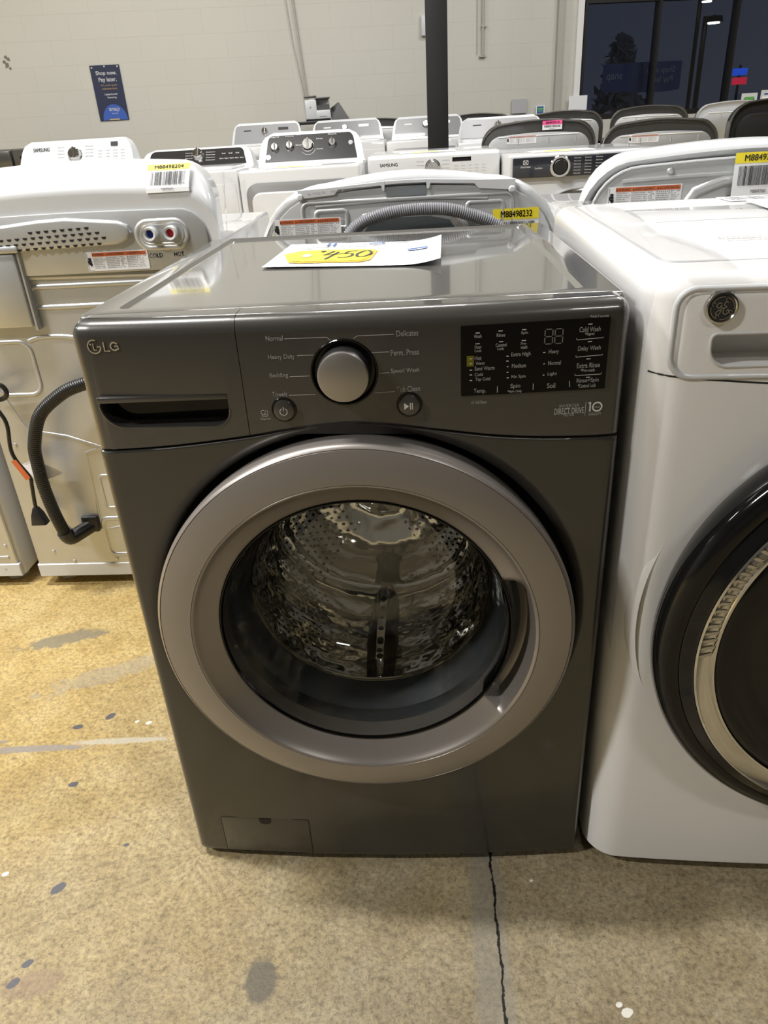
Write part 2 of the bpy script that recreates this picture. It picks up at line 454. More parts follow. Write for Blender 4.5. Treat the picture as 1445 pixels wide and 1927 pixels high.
TXT_DISP = [('Wash', 0.499, 0.508, 0.948, 0.952), ('Rinse', 0.526, 0.536, 0.948, 0.952), ('Spin', 0.555, 0.563, 0.949, 0.953), ('Door', 0.5, 0.508, 0.935, 0.939), ('Lock', 0.5, 0.508, 0.931, 0.934), ('Control', 0.525, 0.538, 0.936, 0.94), ('Lock', 0.527, 0.535, 0.932, 0.935), ('Pre-', 0.555, 0.562, 0.937, 0.94), ('wash', 0.555, 0.563, 0.932, 0.936), ('Hot', 0.5, 0.508, 0.921, 0.926), ('Warm', 0.501, 0.512, 0.915, 0.919), ('Semi Warm', 0.5, 0.524, 0.908, 0.913), ('Cold', 0.5, 0.51, 0.901, 0.905), ('Tap Cold', 0.501, 0.519, 0.894, 0.899), ('Temp.', 0.499, 0.514, 0.878, 0.885), ('Extra High', 0.544, 0.567, 0.922, 0.928), ('Medium', 0.545, 0.562, 0.909, 0.914), ('No Spin', 0.545, 0.562, 0.895, 0.9), ('Spin', 0.544, 0.556, 0.882, 0.889), ('*Spin Only', 0.541, 0.558, 0.877, 0.881), ('Heavy', 0.589, 0.601, 0.923, 0.929), ('Normal', 0.589, 0.604, 0.91, 0.915), ('Light', 0.589, 0.6, 0.896, 0.901), ('Soil', 0.589, 0.599, 0.881, 0.887), ('Cold Wash', 0.624, 0.649, 0.948, 0.954), ('*Signal', 0.631, 0.642, 0.943, 0.947), ('Delay Wash', 0.624, 0.651, 0.924, 0.931), ('Extra Rinse', 0.624, 0.652, 0.904, 0.91), ('*Pre-wash', 0.629, 0.646, 0.899, 0.903), ('Rinse+Spin', 0.625, 0.652, 0.884, 0.891), ('*Control Lock', 0.627, 0.649, 0.879, 0.884), ('*Hold 3 seconds', 0.636, 0.658, 0.964, 0.967), ('All Cold Rinses', 0.496, 0.515, 0.865, 0.869), ('INVERTER', 0.606, 0.631, 0.854, 0.858), ('DIRECT DRIVE', 0.6, 0.637, 0.845, 0.853), ('MOTOR', 0.612, 0.625, 0.842, 0.846), ('WARRANTY', 0.643, 0.659, 0.841, 0.845), ('1', 0.642, 0.646, 0.846, 0.859), ('YEAR', 0.65, 0.657, 0.851, 0.853)]
LINES = [[(0.272, 0.957), (0.323, 0.957), (0.328, 0.953)], [(0.285, 0.936), (0.305, 0.936)], [(0.273, 0.91), (0.297, 0.91)], [(0.269, 0.886), (0.303, 0.886)], [(0.404, 0.957), (0.36, 0.957), (0.355, 0.954)], [(0.397, 0.936), (0.376, 0.936)], [(0.396, 0.91), (0.384, 0.91)], [(0.402, 0.886), (0.377, 0.885)]]
DASH = [(0.501, 0.506, 0.954), (0.528, 0.533, 0.955), (0.556, 0.561, 0.955), (0.501, 0.506, 0.941), (0.529, 0.534, 0.942), (0.556, 0.561, 0.942), (0.494, 0.497, 0.923), (0.494, 0.497, 0.917), (0.494, 0.497, 0.909), (0.494, 0.497, 0.903), (0.494, 0.497, 0.896), (0.538, 0.541, 0.924), (0.538, 0.541, 0.918), (0.539, 0.541, 0.911), (0.539, 0.541, 0.904), (0.539, 0.542, 0.897), (0.582, 0.585, 0.926), (0.583, 0.585, 0.912), (0.583, 0.585, 0.898), (0.634, 0.639, 0.957), (0.635, 0.64, 0.936), (0.635, 0.64, 0.915), (0.636, 0.641, 0.892)]
BRK = [[(0.621, 0.941), (0.622, 0.939), (0.653, 0.94), (0.653, 0.941)], [(0.622, 0.92), (0.622, 0.918), (0.654, 0.919), (0.654, 0.92)], [(0.622, 0.897), (0.623, 0.895), (0.654, 0.895), (0.655, 0.897)], [(0.528, 0.887), (0.528, 0.879)], [(0.572, 0.888), (0.572, 0.88)], [(0.616, 0.889), (0.617, 0.881)]]
SPOTS = [(-.312, .362, .011, .9), (-.316, .164, .009, .2), (-.243, -.070, .012, .8), (-.235, -.203, .008, .6), (-.243, -.234, .009, .8), (-.376, .329, .010, .1), (-.15, .02, .005, .3)]
WSPOTS = [(-.243, .344, .006), (-.214, .340, .008), (-.356, -.042, .007), (.712, -.263, .010), (.703, -.252, .006), (.60, -.05, .004)]

# ================================================================ the hall
WA = math.atan(.2); WY = 7.65                                # the far wall stands at an angle to the rows
def Wt(x, off=0.0): return (x + off * math.sin(WA), WY + .2 * x - off * math.cos(WA))   # floor point at wall x, off metres in front
def wall_root(o, x, z=0.0, off=0.0):
    p = Wt(x, off); o.location = (p[0], p[1], z); o.rotation_euler = (0, 0, WA); return o
K = math.sqrt(1.04)

bm = NB(); bm.faces.new([bm.verts.new(p) for p in ((-9, -8, 0), (11, -8, 0), (11, 12, 0), (-9, 12, 0))])
fo = struct('floor', bm, floor_mat())
bm = NB(); box(bm, -9, 11, -8, 12, 4.6, 4.8); struct('ceiling', bm, M['ceiling'])
bm = NB()
WX0, WX1 = 2.13 * K, 5.6 * K
box(bm, -9.2 * K, WX0, 0, .2, 0, 4.6); box(bm, WX0, WX1, 0, .2, 0, 1.10); box(bm, WX0, WX1, 0, .2, 3.3, 4.6); box(bm, WX1, 11.2 * K, 0, .2, 0, 4.6)
o = struct('wall_back', bm, M['wall']); o.location = (0, WY, 0); o.rotation_euler = (0, 0, WA)
bm = NB(); box(bm, -9.2, -9, -8, 12, 0, 4.6); struct('wall_left', bm, M['wall_plain'])
bm = NB(); box(bm, 11, 11.2, -8, 12, 0, 4.6); struct('wall_right', bm, M['wall_plain'])
bm = NB(); box(bm, -9, 11, -8.2, -8, 0, 4.6); struct('wall_front', bm, M['wall_dark'])
# window bays: dark frame bars and a pane each
for i, (a, b) in enumerate(((2.14, 2.92), (2.92, 3.765), (3.765, 4.62), (4.62, 5.6))):
    r = bpy.data.objects.new('window_%d' % (i + 1), None); COL.objects.link(r); r['kind'] = 'structure'
    r.location = (0, WY, 0); r.rotation_euler = (0, 0, WA)
    bm = NB(); x0, x1 = a * K, b * K
    box(bm, x0 - .006, x0 + .022, -.01, .10, 1.1, 3.3); box(bm, x1 - .014, x1 - .006, .0, .09, 1.1, 3.3)
    box(bm, x0 + .022, x1 - .024, .0, .09, 1.10, 1.15); box(bm, x0 + .022, x1 - .024, .0, .09, 2.14, 2.20); box(bm, x0 + .022, x1 - .024, .0, .09, 3.24, 3.3)
    obj('window_frame', bm, M['black_paint'], r, False)
    bm = NB(); box(bm, x0 + .02, x1 - .022, .044, .046, 1.15, 3.25); obj('glass_pane', bm, M['pane'], r, False)
bm = NB(); box(bm, 2.055 * K, 2.118 * K, -.03, .0, 0, 3.4, .004); o = struct('trim_1', bm, M['white_satin']); o.location = (0, WY, 0); o.rotation_euler = (0, 0, WA)
bm = NB(); box(bm, 1.845 * K, 1.905 * K, -.06, .0, 0, 4.6, .004); o = struct('trim_2', bm, M['pipe']); o.location = (0, WY, 0); o.rotation_euler = (0, 0, WA)

# steel column between the rows
bm = NB(); box(bm, .495, .640, 4.90, 5.045, 0, 4.6, .004); o = obj('steel_column', bm, M['black_paint']); tag(o, 'black square steel column standing behind the middle row of washers', 'column')

# ceiling lamps
for i, (x, y, W_) in enumerate(LAMPS):
    t = thing('ceiling_lamp', 'long white ceiling lamp over the sales floor', 'ceiling lamp', (x, y, LAMP_Z), 0, 'ceiling lamps over the sales floor')
    bm = NB(); box(bm, -.62, .62, -.11, .11, .02, .09, .01); obj('housing', bm, M['white_plastic'], t)
    bm = NB(); tube(bm, [(-.5, 0, .085), (-.5, 0, .31)], .006, 8); obj('hanger', bm, M['pipe'], t)
    bm = NB(); tube(bm, [(.5, 0, .085), (.5, 0, .31)], .006, 8); obj('hanger', bm, M['pipe'], t)
    L = bpy.data.lights.new('lamp_light', 'AREA'); L.shape = 'RECTANGLE'; L.size = 1.16; L.size_y = .18; L.energy = W_; L.color = (1.0, .988, .962)
    lo = bpy.data.objects.new('lamp_light', L); link(lo, t); lo.location = (0, 0, .012)

# ---------------------------------------------------------------- outside
bm = NB(); box(bm, -9, 30, 12.3, 45, -.1, -.02); struct('ground_outside', bm, mat('asphalt', (.05, .05, .055), .8))
def stand_in_lamp(x, y, z, label):  # added lit discs standing in for ceiling lamps reflected in the window
    t = thing('reflection_stand_in', label, 'lamp', (x, y, 0))
    bm = NB(); tube(bm, [(0, .5, -.02), (0, .5, z + .15)], .05, 10); tube(bm, [(0, .5, z + .1), (0, 0, z + .1)], .03, 8); obj('pole', bm, M['black_paint'], t)
    bm = NB(); disc_lathe(bm, [(0, .1), (.15, .1), (.17, .02), (.17, 0), (0, 0)], (0, 0, z), 'z', 24); obj('lamp_head', bm, M['black_paint'], t)
    bm = NB(); disc_lathe(bm, [(0, -.004), (.11, -.004), (.11, -.02), (0, -.02)], (0, 0, z), 'z', 24)
    obj('lamp_lens', bm, mat('lamp_lens', (1, .97, .80), .5, emit=14), t)
stand_in_lamp(7.478, 20.94, 3.4, 'stand-in lamp outside for a reflection in the glass, the higher of two lit discs')
stand_in_lamp(6.259, 16.59, 2.6, 'stand-in lamp outside for a reflection in the glass, the lower of two lit discs')

def glyph_banner():
    t = thing('vinyl_banner', 'dark blue vinyl banner hung outside the window, its lettering reversed', 'banner'); wall_root(t, 2.46, 1.36, -.22)
    bm = NB(); n = 24; ww = .90
    top = lambda u: .255 + .02 * math.sin(u * 3.1) - .015 * math.sin(PI * u); bot = lambda u: .012 * math.sin(u * 5) - .03 * math.sin(PI * u)
    g = [[bm.verts.new((ww * i / n, .006 * math.sin(i * .9) + dy, bot(i / n) + (top(i / n) - bot(i / n)) * k)) for k in (0, 1)] for dy in (0, .002) for i in range(n + 1)]
    for s in (0, n + 1):
        for i in range(n): bm.faces.new((g[s + i][0], g[s + i + 1][0], g[s + i + 1][1], g[s + i][1]))
    obj('sheet', bm, mat('dark_blue_vinyl', (.02, .035, .12), .5), t)
    bm = NB(); fn = lambda u, v: (u, -.012, v)
    mir = lambda c: (lambda u, v: (2 * c - u, -.010, v))
    text(bm, 'Shop now.', .48, .82, .135, .21, mir(.65)); text(bm, 'Pay later.', .50, .80, .05, .12, mir(.65)); text(bm, 'snap', .04, .22, .09, .16, mir(.13))
    flat('reversed_lettering', bm, mat('dull_white_print', (.22, .23, .30), .6), t)
glyph_banner()
# dark tree outside
def tree(x, y, h, label):
    t = thing('tree', label, 'tree', (x, y, -.02))
    bm = NB(); tube(bm, [(0, 0, 0), (.05, 0, h * .5), (0, .05, h * .8)], .12, 8); obj('trunk', bm, mat('tree_bark', (.04, .03, .025), .9), t)
    bm = NB(); rr = random.Random(3)
    for i in range(1500):
        z = h * (.28 + .72 * rr.random()); rad = (1 - (z / h - .28) / .72) * h * .24 + .1; a = rr.random() * 2 * PI; q = rad * math.sqrt(rr.random())
        c = Vector((q * math.cos(a), q * math.sin(a), z)); s = .16 + .18 * rr.random()
        v = [c + Vector((rr.uniform(-s, s), rr.uniform(-s, s), rr.uniform(-s, s))) for _ in range(3)]
        bm.faces.new([bm.verts.new(p) for p in v])
    obj('foliage', bm, mat('dark_foliage', (.55, .55, .58), .9), t, False)
tree(6.75, 26.0, 3.0, 'dark conical tree outside beyond the left window bay')
# lit road sign outside
t = thing('lit_sign', 'small blue and red lit sign across the street seen through the window', 'sign', (10.38, 26, 0))
bm = NB(); box(bm, -.03, .03, -.03, .03, -.02, 2.2); obj('post', bm, M['black_paint'], t)
bm = NB(); box(bm, -.22, .22, -.06, .0, 1.93, 2.12, .01); obj('blue_panel', bm, mat('lit_blue', (.02, .10, .75), .5, emit=.7), t)
bm = NB(); box(bm, -.20, .24, -.06, .0, 1.68, 1.87, .01); obj('red_panel', bm, mat('lit_red', (.75, .02, .06), .5, emit=.7), t)

# ---------------------------------------------------------------- wall mounted things
def poster():
    t = thing('wall_poster', 'dark navy shop now pay later poster on the block wall', 'poster'); wall_root(t, -2.68, 1.355, .008)
    w_, h_ = .275, .465
    bm = NB(); box(bm, 0, w_, -.002, .002, 0, h_); obj('sheet', bm, mat('navy_print', (.012, .018, .055), .5), t)
    bm = NB(); pts = arc(w_ * .54, .0, .115, 0, PI, 24)
    vs = [bm.verts.new((p[0], -.003, .003 + p[1] * 1.17)) for p in pts]; bm.faces.new(vs); flat('blue_arch', bm, mat('blue_print', (.035, .10, .42), .5), t)
    bm = NB(); f = fl(-.0035)
    text(bm, 'Shop now.', .045, .235, .375, .415, f, .002); text(bm, 'Pay later.', .06, .225, .318, .362, f, .002)
    text(bm, 'Lease-to-own', .09, .21, .215, .232, f, .001); text(bm, 'financing', .11, .195, .185, .203, f, .001)
    text(bm, 'snap', .105, .20, .070, .105, f, .002); text(bm, 'FINANCE', .125, .18, .056, .063, f)
    flat('white_lettering', bm, M['paper'], t)
    bm = NB(); text(bm, 'All credit types', .07, .22, .288, .304, f, .001); text(bm, 'welcome here', .075, .215, .262, .278, f, .001)
    quad(bm, .09, .185, .003, .014, f); flat('tan_lettering', bm, mat('tan_print', (.55, .40, .18), .6), t)
    for (x, z) in ((.018, h_ - .02), (w_ - .02, h_ - .016), (.135, h_ - .012)):
        bm = NB(); disc_lathe(bm, [(0, -.007), (.006, -.006), (.008, -.002), (0, -.002)], (x, 0, z), 'y', 12); obj('push_pin', bm, M['white_plastic'], t)
poster()
def wall_tube(name, pts, r, m, label, cat, x0):
    t = NB(); tube(t, pts, r, 8); o = obj(name, t, m); wall_root(o, x0, 0, 0); return tag(o, label, cat)
wall_tube('conduit', [(.0, -.02, 4.55), (.0, -.02, 2.9), (.02, -.02, 2.3), (.075, -.02, 1.52), (.09, -.02, 1.3)], .009, M['pipe'], 'thin painted conduit running down the wall to the printer', 'conduit', -.76)
wall_tube('cable', [(.0, -.012, 4.5), (.0, -.012, 2.6), (.055, -.012, 1.95), (.12, -.012, 1.5), (.13, -.012, 1.3)], .004, M['pipe'], 'thin slack cable beside the conduit above the printer', 'cable', -.83)
t = thing('wall_conduit', 'short vertical conduit ending halfway down the wall right of the column', 'conduit'); wall_root(t, 1.09)
bm = NB(); tube(bm, [(0, -.025, 4.5), (0, -.025, 1.74)], .012, 10); obj('pipe', bm, M['pipe'], t)
bm = NB(); box(bm, -.035, .03, -.03, 0, 1.725, 1.742, .003); obj('end_bracket', bm, M['pipe'], t)
bm = NB(); box(bm, -.018, .034, -.038, 0, 1.98, 1.995, .003); obj('pipe_strap', bm, M['pipe'], t)
bm = NB(); tube(bm, [(0, -.012, 4.5), (0, -.012, 1.75)], .004, 6); o = obj('wall_cable', bm, M['pipe']); wall_root(o, 1.035); tag(o, 'thin cable left of the short conduit on the wall', 'cable')
bm = NB(); box(bm, 0, .07, -.045, 0, 1.93, 2.10, .006); o = obj('motion_sensor', bm, M['white_plastic']); wall_root(o, .475); tag(o, 'small white sensor box on the wall left of the black column', 'sensor')
# chipped paint patch
bm = NB(); rr = random.Random(5)
for (x, z, s) in ((0, .06, .016), (.02, .045, .02), (-.02, .02, .018), (.0, .0, .022), (.02, -.03, .014), (-.015, -.02, .01)):
    vs = [bm.verts.new((x + s * rr.uniform(.6, 1.1) * math.cos(a * PI / 4), -.001, z + s * rr.uniform(.6, 1.1) * math.sin(a * PI / 4))) for a in range(8)]; bm.faces.new(vs)
o = struct('trim_3', bm, mat('chipped_plaster', (.20, .18, .15), .9)); wall_root(o, -3.40, 1.86, .001)

# ================================================================ shared pieces
def warning_label(parent, x0, x1, z0, z1, y):
    bm = NB(); box(bm, x0, x1, y - .0004, y + .0006, z0, z1); s = obj('warning_label', bm, M['paper'], parent, False, label='white warning label with an orange header')
    f = fl(y - .0008); w_ = x1 - x0; h_ = z1 - z0; a = x0 + w_ * .10
    bm = NB(); quad(bm, a, x1 - w_ * .02, z1 - h_ * .24, z1 - h_ * .04, f); flat('orange_header', bm, M['orange'], s)
    bm = NB(); g = fl(y - .0011)
    for k, word in enumerate(('WARNING', 'AVERTISSEMENT', 'ADVERTENCIA')):
        xa = a + (x1 - a) * (0, .25, .62)[k]; xb = a + (x1 - a) * (.23, .60, .97)[k]
        text(bm, word, xa + w_ * .035, xb - w_ * .01, z1 - h_ * .20, z1 - h_ * .08, g)
        zt = z1 - h_ * .19; bm.faces.new([bm.verts.new(g(*p)) for p in ((xa + w_ * .005, zt), (xa + w_ * .028, zt), (xa + w_ * .0165, zt + h_ * .11))])
        if k: quad(bm, xa - w_ * .004, xa - w_ * .001, z0 + h_ * .05, z1 - h_ * .25, g)
        rr = random.Random(k)
        for j in range(7):
            z = z1 - h_ * (.33 + .09 * j); text(bm, 'IIIlIlIIl lIIl IlIlI'[:rr.randint(12, 19)], xa + w_ * .01, xb - w_ * rr.uniform(.0, .06), z, z + h_ * .045, g)
    quad(bm, x0 + w_ * .01, a, z0 + h_ * .04, z0 + h_ * .055, g); quad(bm, x0 + w_ * .01, x0 + w_ * .015, z0 + h_ * .04, z1 - h_ * .05, g)
    for (px, pz, r) in ((.05, .62, .09), (.045, .46, .12), (.06, .34, .08)):
        bm.faces.new([bm.verts.new(g(x0 + w_ * px + w_ * r * .28 * math.cos(q), z0 + h_ * pz + h_ * r * math.sin(q + .4 * math.cos(q)))) for q in [2 * PI * i / 12 for i in range(12)]])
    flat('black_print', bm, M['ink'], s); return s

def barcode(bm, x0, x1, z0, z1, f, seed=1):
    rr = random.Random(seed); x = x0
    while x < x1:
        w_ = rr.choice((.6, .6, 1.2, 1.8)) * (x1 - x0) / 95; quad(bm, x, min(x + w_, x1), z0, z1, f); x += w_ + rr.choice((.6, .9, 1.5)) * (x1 - x0) / 95

def stock_sticker(parent, code, x0, x1, z0, z1, yf, small=None, band=.27, m='yellow', seed=1):
    """yf(u, v, lift) -> point on the surface the sticker is stuck to"""
    bm = NB(); n = 6; m_ = 6
    g = [[bm.verts.new(yf(x0 + (x1 - x0) * i / n, z0 + (z1 - z0) * j / m_, .0006)) for j in range(m_ + 1)] for i in range(n + 1)]
    for i in range(n):
        for j in range(m_): bm.faces.new((g[i][j], g[i + 1][j], g[i + 1][j + 1], g[i][j + 1]))
    s = flat('stock_sticker', bm, M['paper'], parent, label='white barcode sticker with a coloured number band')
    h_ = z1 - z0; w_ = x1 - x0; zb = z1 - h_ * band
    bm = NB()
    g = [[bm.verts.new(yf(x0 + w_ * i / n, zb + (z1 - zb) * j / 3, .0012)) for j in range(4)] for i in range(n + 1)]
    for i in range(n):
        for j in range(3): bm.faces.new((g[i][j], g[i + 1][j], g[i + 1][j + 1], g[i][j + 1]))
    flat('colour_band', bm, M[m], s)
    bm = NB(); f = lambda u, v: yf(u, v, .0018)
    text(bm, code, x0 + w_ * .17, x1 - w_ * .15, zb + h_ * band * .20, z1 - h_ * band * .22, f, w_ * .004)
    if band < .5:
        barcode(bm, x0 + w_ * .09, x1 - w_ * .09, z0 + h_ * .26, zb - h_ * .06, f, seed)
        text(bm, small or code, x0 + w_ * .36, x1 - w_ * .36, z0 + h_ * .08, z0 + h_ * .16, f)
    flat('black_print', bm, M['ink'], s); return s

def feet(parent, w_, d_, h=.03):
    for (x, y) in ((.06, .06), (w_ - .06, .06), (.06, d_ - .06), (w_ - .06, d_ - .06)):
        bm = NB(); disc_lathe(bm, [(0, 0), (.030, 0), (.032, .006), (.018, .014), (.014, h + .004), (0, h + .004)], (x, y, 0), 'z', 20); obj('foot', bm, M['foot'], parent)

def yz_loft(bm, levels, x0, x1, z0, r, seg=6):
    """levels: (y, inset, ztop): console hoods built from domed outlines stacked front to back"""
    rings = []
    for (y, ins, zt) in levels:
        rings.append([(p[0], y, p[1]) for p in rrect(x0 + ins, x1 - ins, z0, zt, (.002, .002, r, r), seg)])
    return loft(bm, rings)

# ================================================================ the grey front-load washer
W_ = .686; H_ = .985
def fy(x): return -.014 * (1 - ((x - .343) / .343) ** 2)
ZB = [(0, .813), (.1, .819), (.208, .831), (.27, .8405), (.30, .844), (.343, .8465), (.39, .8425), (.46, .831), (.53, .820), (.60, .814), (.686, .811)]
def zbot(x):
    x = min(max(x, 0), W_)
    for i in range(len(ZB) - 1):
        if x <= ZB[i + 1][0]:
            x0, y0 = ZB[i]; x1, y1 = ZB[i + 1]; m0 = (y1 - (ZB[i - 1][1] if i else y0)) / (x1 - (ZB[i - 1][0] if i else x0 - 1e-9)) if i else (y1 - y0) / (x1 - x0)
            m1 = (ZB[i + 2][1] - y0) / (ZB[i + 2][0] - x0) if i + 2 < len(ZB) else (y1 - y0) / (x1 - x0)
            t = (x - x0) / (x1 - x0); h = x1 - x0
            return (2 * t ** 3 - 3 * t * t + 1) * y0 + (t ** 3 - 2 * t * t + t) * h * m0 + (-2 * t ** 3 + 3 * t * t) * y1 + (t ** 3 - t * t) * h * m1
def PF(off): return lambda u, v: (u, fy(u) - off, v)

def strip_plate(bm, x0, x1, z0, z1, yf, t, n=10):
    rings = []
    for i in range(n + 1):
        x = x0 + (x1 - x0) * i / n; y = yf(x); rings.append([(x, y - t, z0(x)), (x, y - t, z1(x)), (x, y + .001, z1(x)), (x, y + .001, z0(x))])
    return loft(bm, rings)

def plan(x0, x1, yb, rl, rr, n=30, seg=6):
    pts = [(x0, yb)]
    yl = fy(x0) + rl
    if rl < .003: pts.append((x0, fy(x0))); rl = 0
    else:
        for k in range(seg + 1):
            a = PI + .5 * PI * k / seg; pts.append((x0 + rl + rl * math.cos(a), yl + rl * math.sin(a)))
    if rr < .003: r2, rr = rr, 0
    for k in range(1, n):
        x = (x0 + rl) + (x1 - rr - x0 - rl) * k / n; bl = min(1, (x - x0 - rl) / .05 + .0); br = min(1, (x1 - rr - x) / .05)
        pts.append((x, fy(x) * 1.0))
    if rr == 0: pts.append((x1, fy(x1)))
    else:
        for k in range(seg + 1):
            a = 1.5 * PI + .5 * PI * k / seg; pts.append((x1 - rr + rr * math.cos(a), fy(x1) + rr + rr * math.sin(a)))
    pts.append((x1, yb)); return pts

def panel_shell(bm, x0, x1, yb, rl, rr):
    P = plan(x0, x1, yb, rl, rr); R = .020
    lev = [(.0015, None, 0), (0, None, .0015)] + [(R * (1 - math.cos(a)), H_ - R + R * math.sin(a), 0) for a in [0] + [.5 * PI * k / 7 for k in range(1, 8)]]
    rings = []
    for ins, z, dz in lev:
        q = inset2(P, ins) if ins > 0 else P
        q = [(p[0], yb if i in (0, len(P) - 1) else p[1]) for i, p in enumerate(q)]
        q = [(P[i][0], p[1]) if abs(P[i][0] - .21215) < .003 else p for i, p in enumerate(q)]
        rings.append([(p[0], p[1], (zbot(p[0]) + .0012 + dz) if z is None else z) for p in q])
    return loft(bm, rings)

lg = thing('washing_machine', 'dark grey front-load washing machine with a round silver-rimmed door, nearest in view', 'washing machine', (0, 0, 0))
# top plate with a pressed centre
bm = NB()
box(bm, .0, W_, .0365, .728, .955, .9845, .006, 3)
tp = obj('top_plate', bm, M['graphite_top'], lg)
cb = NB()
oo = rrect(.040, .642, .066, .722, .010, 5); ii = inset2(oo, .007)
loft(cb, [[(p[0], p[1], 1.0) for p in inset2(oo, -.014)], [(p[0], p[1], .9849) for p in oo], [(p[0], p[1], .9800) for p in ii]])
cut(tp, cb)
# cabinet walls
bm = NB()
box(bm, .002, .006, .012, .70, .03, .958); box(bm, W_ - .006, W_ - .002, .012, .70, .03, .958)
box(bm, .0062, W_ - .0062, .690, .694, .03, .958); box(bm, .0062, W_ - .0062, .04, .689, .03, .034)
obj('cabinet', bm, M['graphite_steel'], lg, False)
feet(lg, W_, .70, .03)
bm = NB(); box(bm, .02, W_ - .02, .035, .09, .012, .03, .003); obj('base_rail', bm, M['black_plastic'], lg)
# front steel panel, pressed in around the door opening
CX, CZ, R0 = .343, .528, .305
def outr(a):
    lo, hi = .2, .7
    for _ in range(40):
        m_ = (lo + hi) / 2; x = CX + m_ * math.cos(a); z = CZ + m_ * math.sin(a)
        if 0 <= x <= W_ and .016 <= z <= zbot(x) - .0008: lo = m_
        else: hi = m_
    return lo
angs = [2 * PI * i / 240 for i in range(240)]
for (x, z) in ((0, .016), (W_, .016), (0, zbot(0) - .0008), (W_, zbot(W_) - .0008)): angs.append(math.atan2(z - CZ, x - CX) % (2 * PI))
angs = sorted(angs)
TS = [0, .006, .015, .03, .05, .08, .12, .18, .26, .36, .48, .6, .7, .8, .87, .92, .95, .97, .985, 1.0]
def fyy(x, z, r, bnd):
    y = fy(x); d = r - R0; q = .020
    if d < q: y += (q - math.sqrt(max(0, q * q - (q - d) ** 2)))
    for e, R in ((x, .012), (W_ - x, .012), (z - .016, .006), (zbot(x) - .0008 - z, .003)):
        e = max(e, 0)
        if e < R: y += R - math.sqrt(max(0, R * R - (R - e) ** 2))
    return y
bm = NB(); rings = []
for t_ in TS:
    ring = []
    for a in angs:
        ro = outr(a); dd = t_ * (ro - R0)
        r = R0 + dd; x = CX + r * math.cos(a); z = CZ + r * math.sin(a); ring.append((x, fyy(x, z, r, ro), z))
    rings.append(ring)
rings.insert(0, [(p[0], .045, p[2]) for p in rings[0]])
rings.append([(p[0], .034, p[2]) for p in rings[-1]])
loft(bm, rings, cap=False)
fp = obj('front_panel', bm, M['graphite_steel'], lg)
# drain filter door
bm = NB(); slab(bm, rrect(.055, .213, .021, .108, .004, 3), -.0016, .0, 'xz', .001, 2, fn=lambda p: (p[0], p[1] + fy(p[0]) + .0008, p[2])); fd = obj('filter_door', bm, M['graphite_steel'], lg)
bm = NB(); slab(bm, rrect(.0538, .2142, .0198, .1092, .005, 3), -.0004, .002, 'xz', fn=lambda p: (p[0], p[1] + fy(p[0]), p[2])); obj('door_gap', bm, M['gap'], fd)
bm = NB(); vs = [bm.verts.new((p[0], fy(p[0]) - .0012, p[1])) for p in [(.124, .1075), (.146, .1075)] + [(.135 + .011 * math.cos(a), .1015 + .007 * math.sin(a) ) for a in [-.15 * PI - .7 * PI * k / 8 for k in range(9)]]]; bm.faces.new(vs); flat('finger_notch', bm, M['gap'], fd)
# detergent drawer front and control panel
bm = NB(); panel_shell(bm, 0, .2117, .036, .016, .0012); dr = obj('drawer_front', bm, M['graphite'], lg)
cb = NB(); slab(cb, rrect(.0195, .190, .8475, .8905, (.030, .022, .0015, .0015), 8), -.05, .022, 'xz'); cut(dr, cb)
bm = NB(); slab(bm, rrect(.0185, .191, .8465, .8915, (.030, .022, .0015, .0015), 8), .0215, .024, 'xz'); obj('pocket_back', bm, M['black_gloss'], dr)
bm = NB(); box(bm, .0200, .1895, -.0105, .018, .8825, .8903, .0015); obj('pull_lip', bm, M['graphite'], dr)
bm = NB(); tube(bm, [(p[0], fy(p[0]) + .0006, p[1]) for p in rrect(.0185, .191, .8463, .8915, (.031, .023, .002, .002), 8) if p[1] < .878], .0016, 8); obj('pocket_rim', bm, M['graphite'], dr)
# raised badge: round face mark and two letters
bm = NB(); f = PF(.0012); cxl, czl = .0312, .9545
stroke(bm, arc(cxl, czl, .0083, PI * .0, -1.62 * PI, 40), .0016, f); stroke(bm, [(cxl + .0083, czl - .0002), (cxl + .0036, czl - .0002)], .0016, f)
stroke(bm, [(cxl - .0010, czl + .0042), (cxl - .0010, czl - .0042), (cxl + .0024, czl - .0042)], .0014, f)
bm.faces.new([bm.verts.new(f(*p)) for p in arc(cxl - .0042, czl + .0030, .0012, 0, 2 * PI, 10)[:-1]])
stroke(bm, [(.0440, .9600), (.0440, .9488), (.0512, .9488)], .0019, f)
stroke(bm, [(.0618, .9575)] + arc(.0574, .9544, .0048, .25 * PI, 1.75 * PI, 18)[1:] + [(.0622, .9508), (.0622, .9548), (.0578, .9548)], .0019, f)
ext = bmesh.ops.extrude_face_region(bm, geom=list(bm.faces))
for v in [g_ for g_ in ext['geom'] if isinstance(g_, bmesh.types.BMVert)]: v.co.y += .0014
obj('chrome_badge', bm, M['chrome'], lg, False, label='raised chrome badge reading LG')
bm = NB(); panel_shell(bm, .2126, W_, .036, .0012, .016); cp = obj('control_panel', bm, M['graphite'], lg)
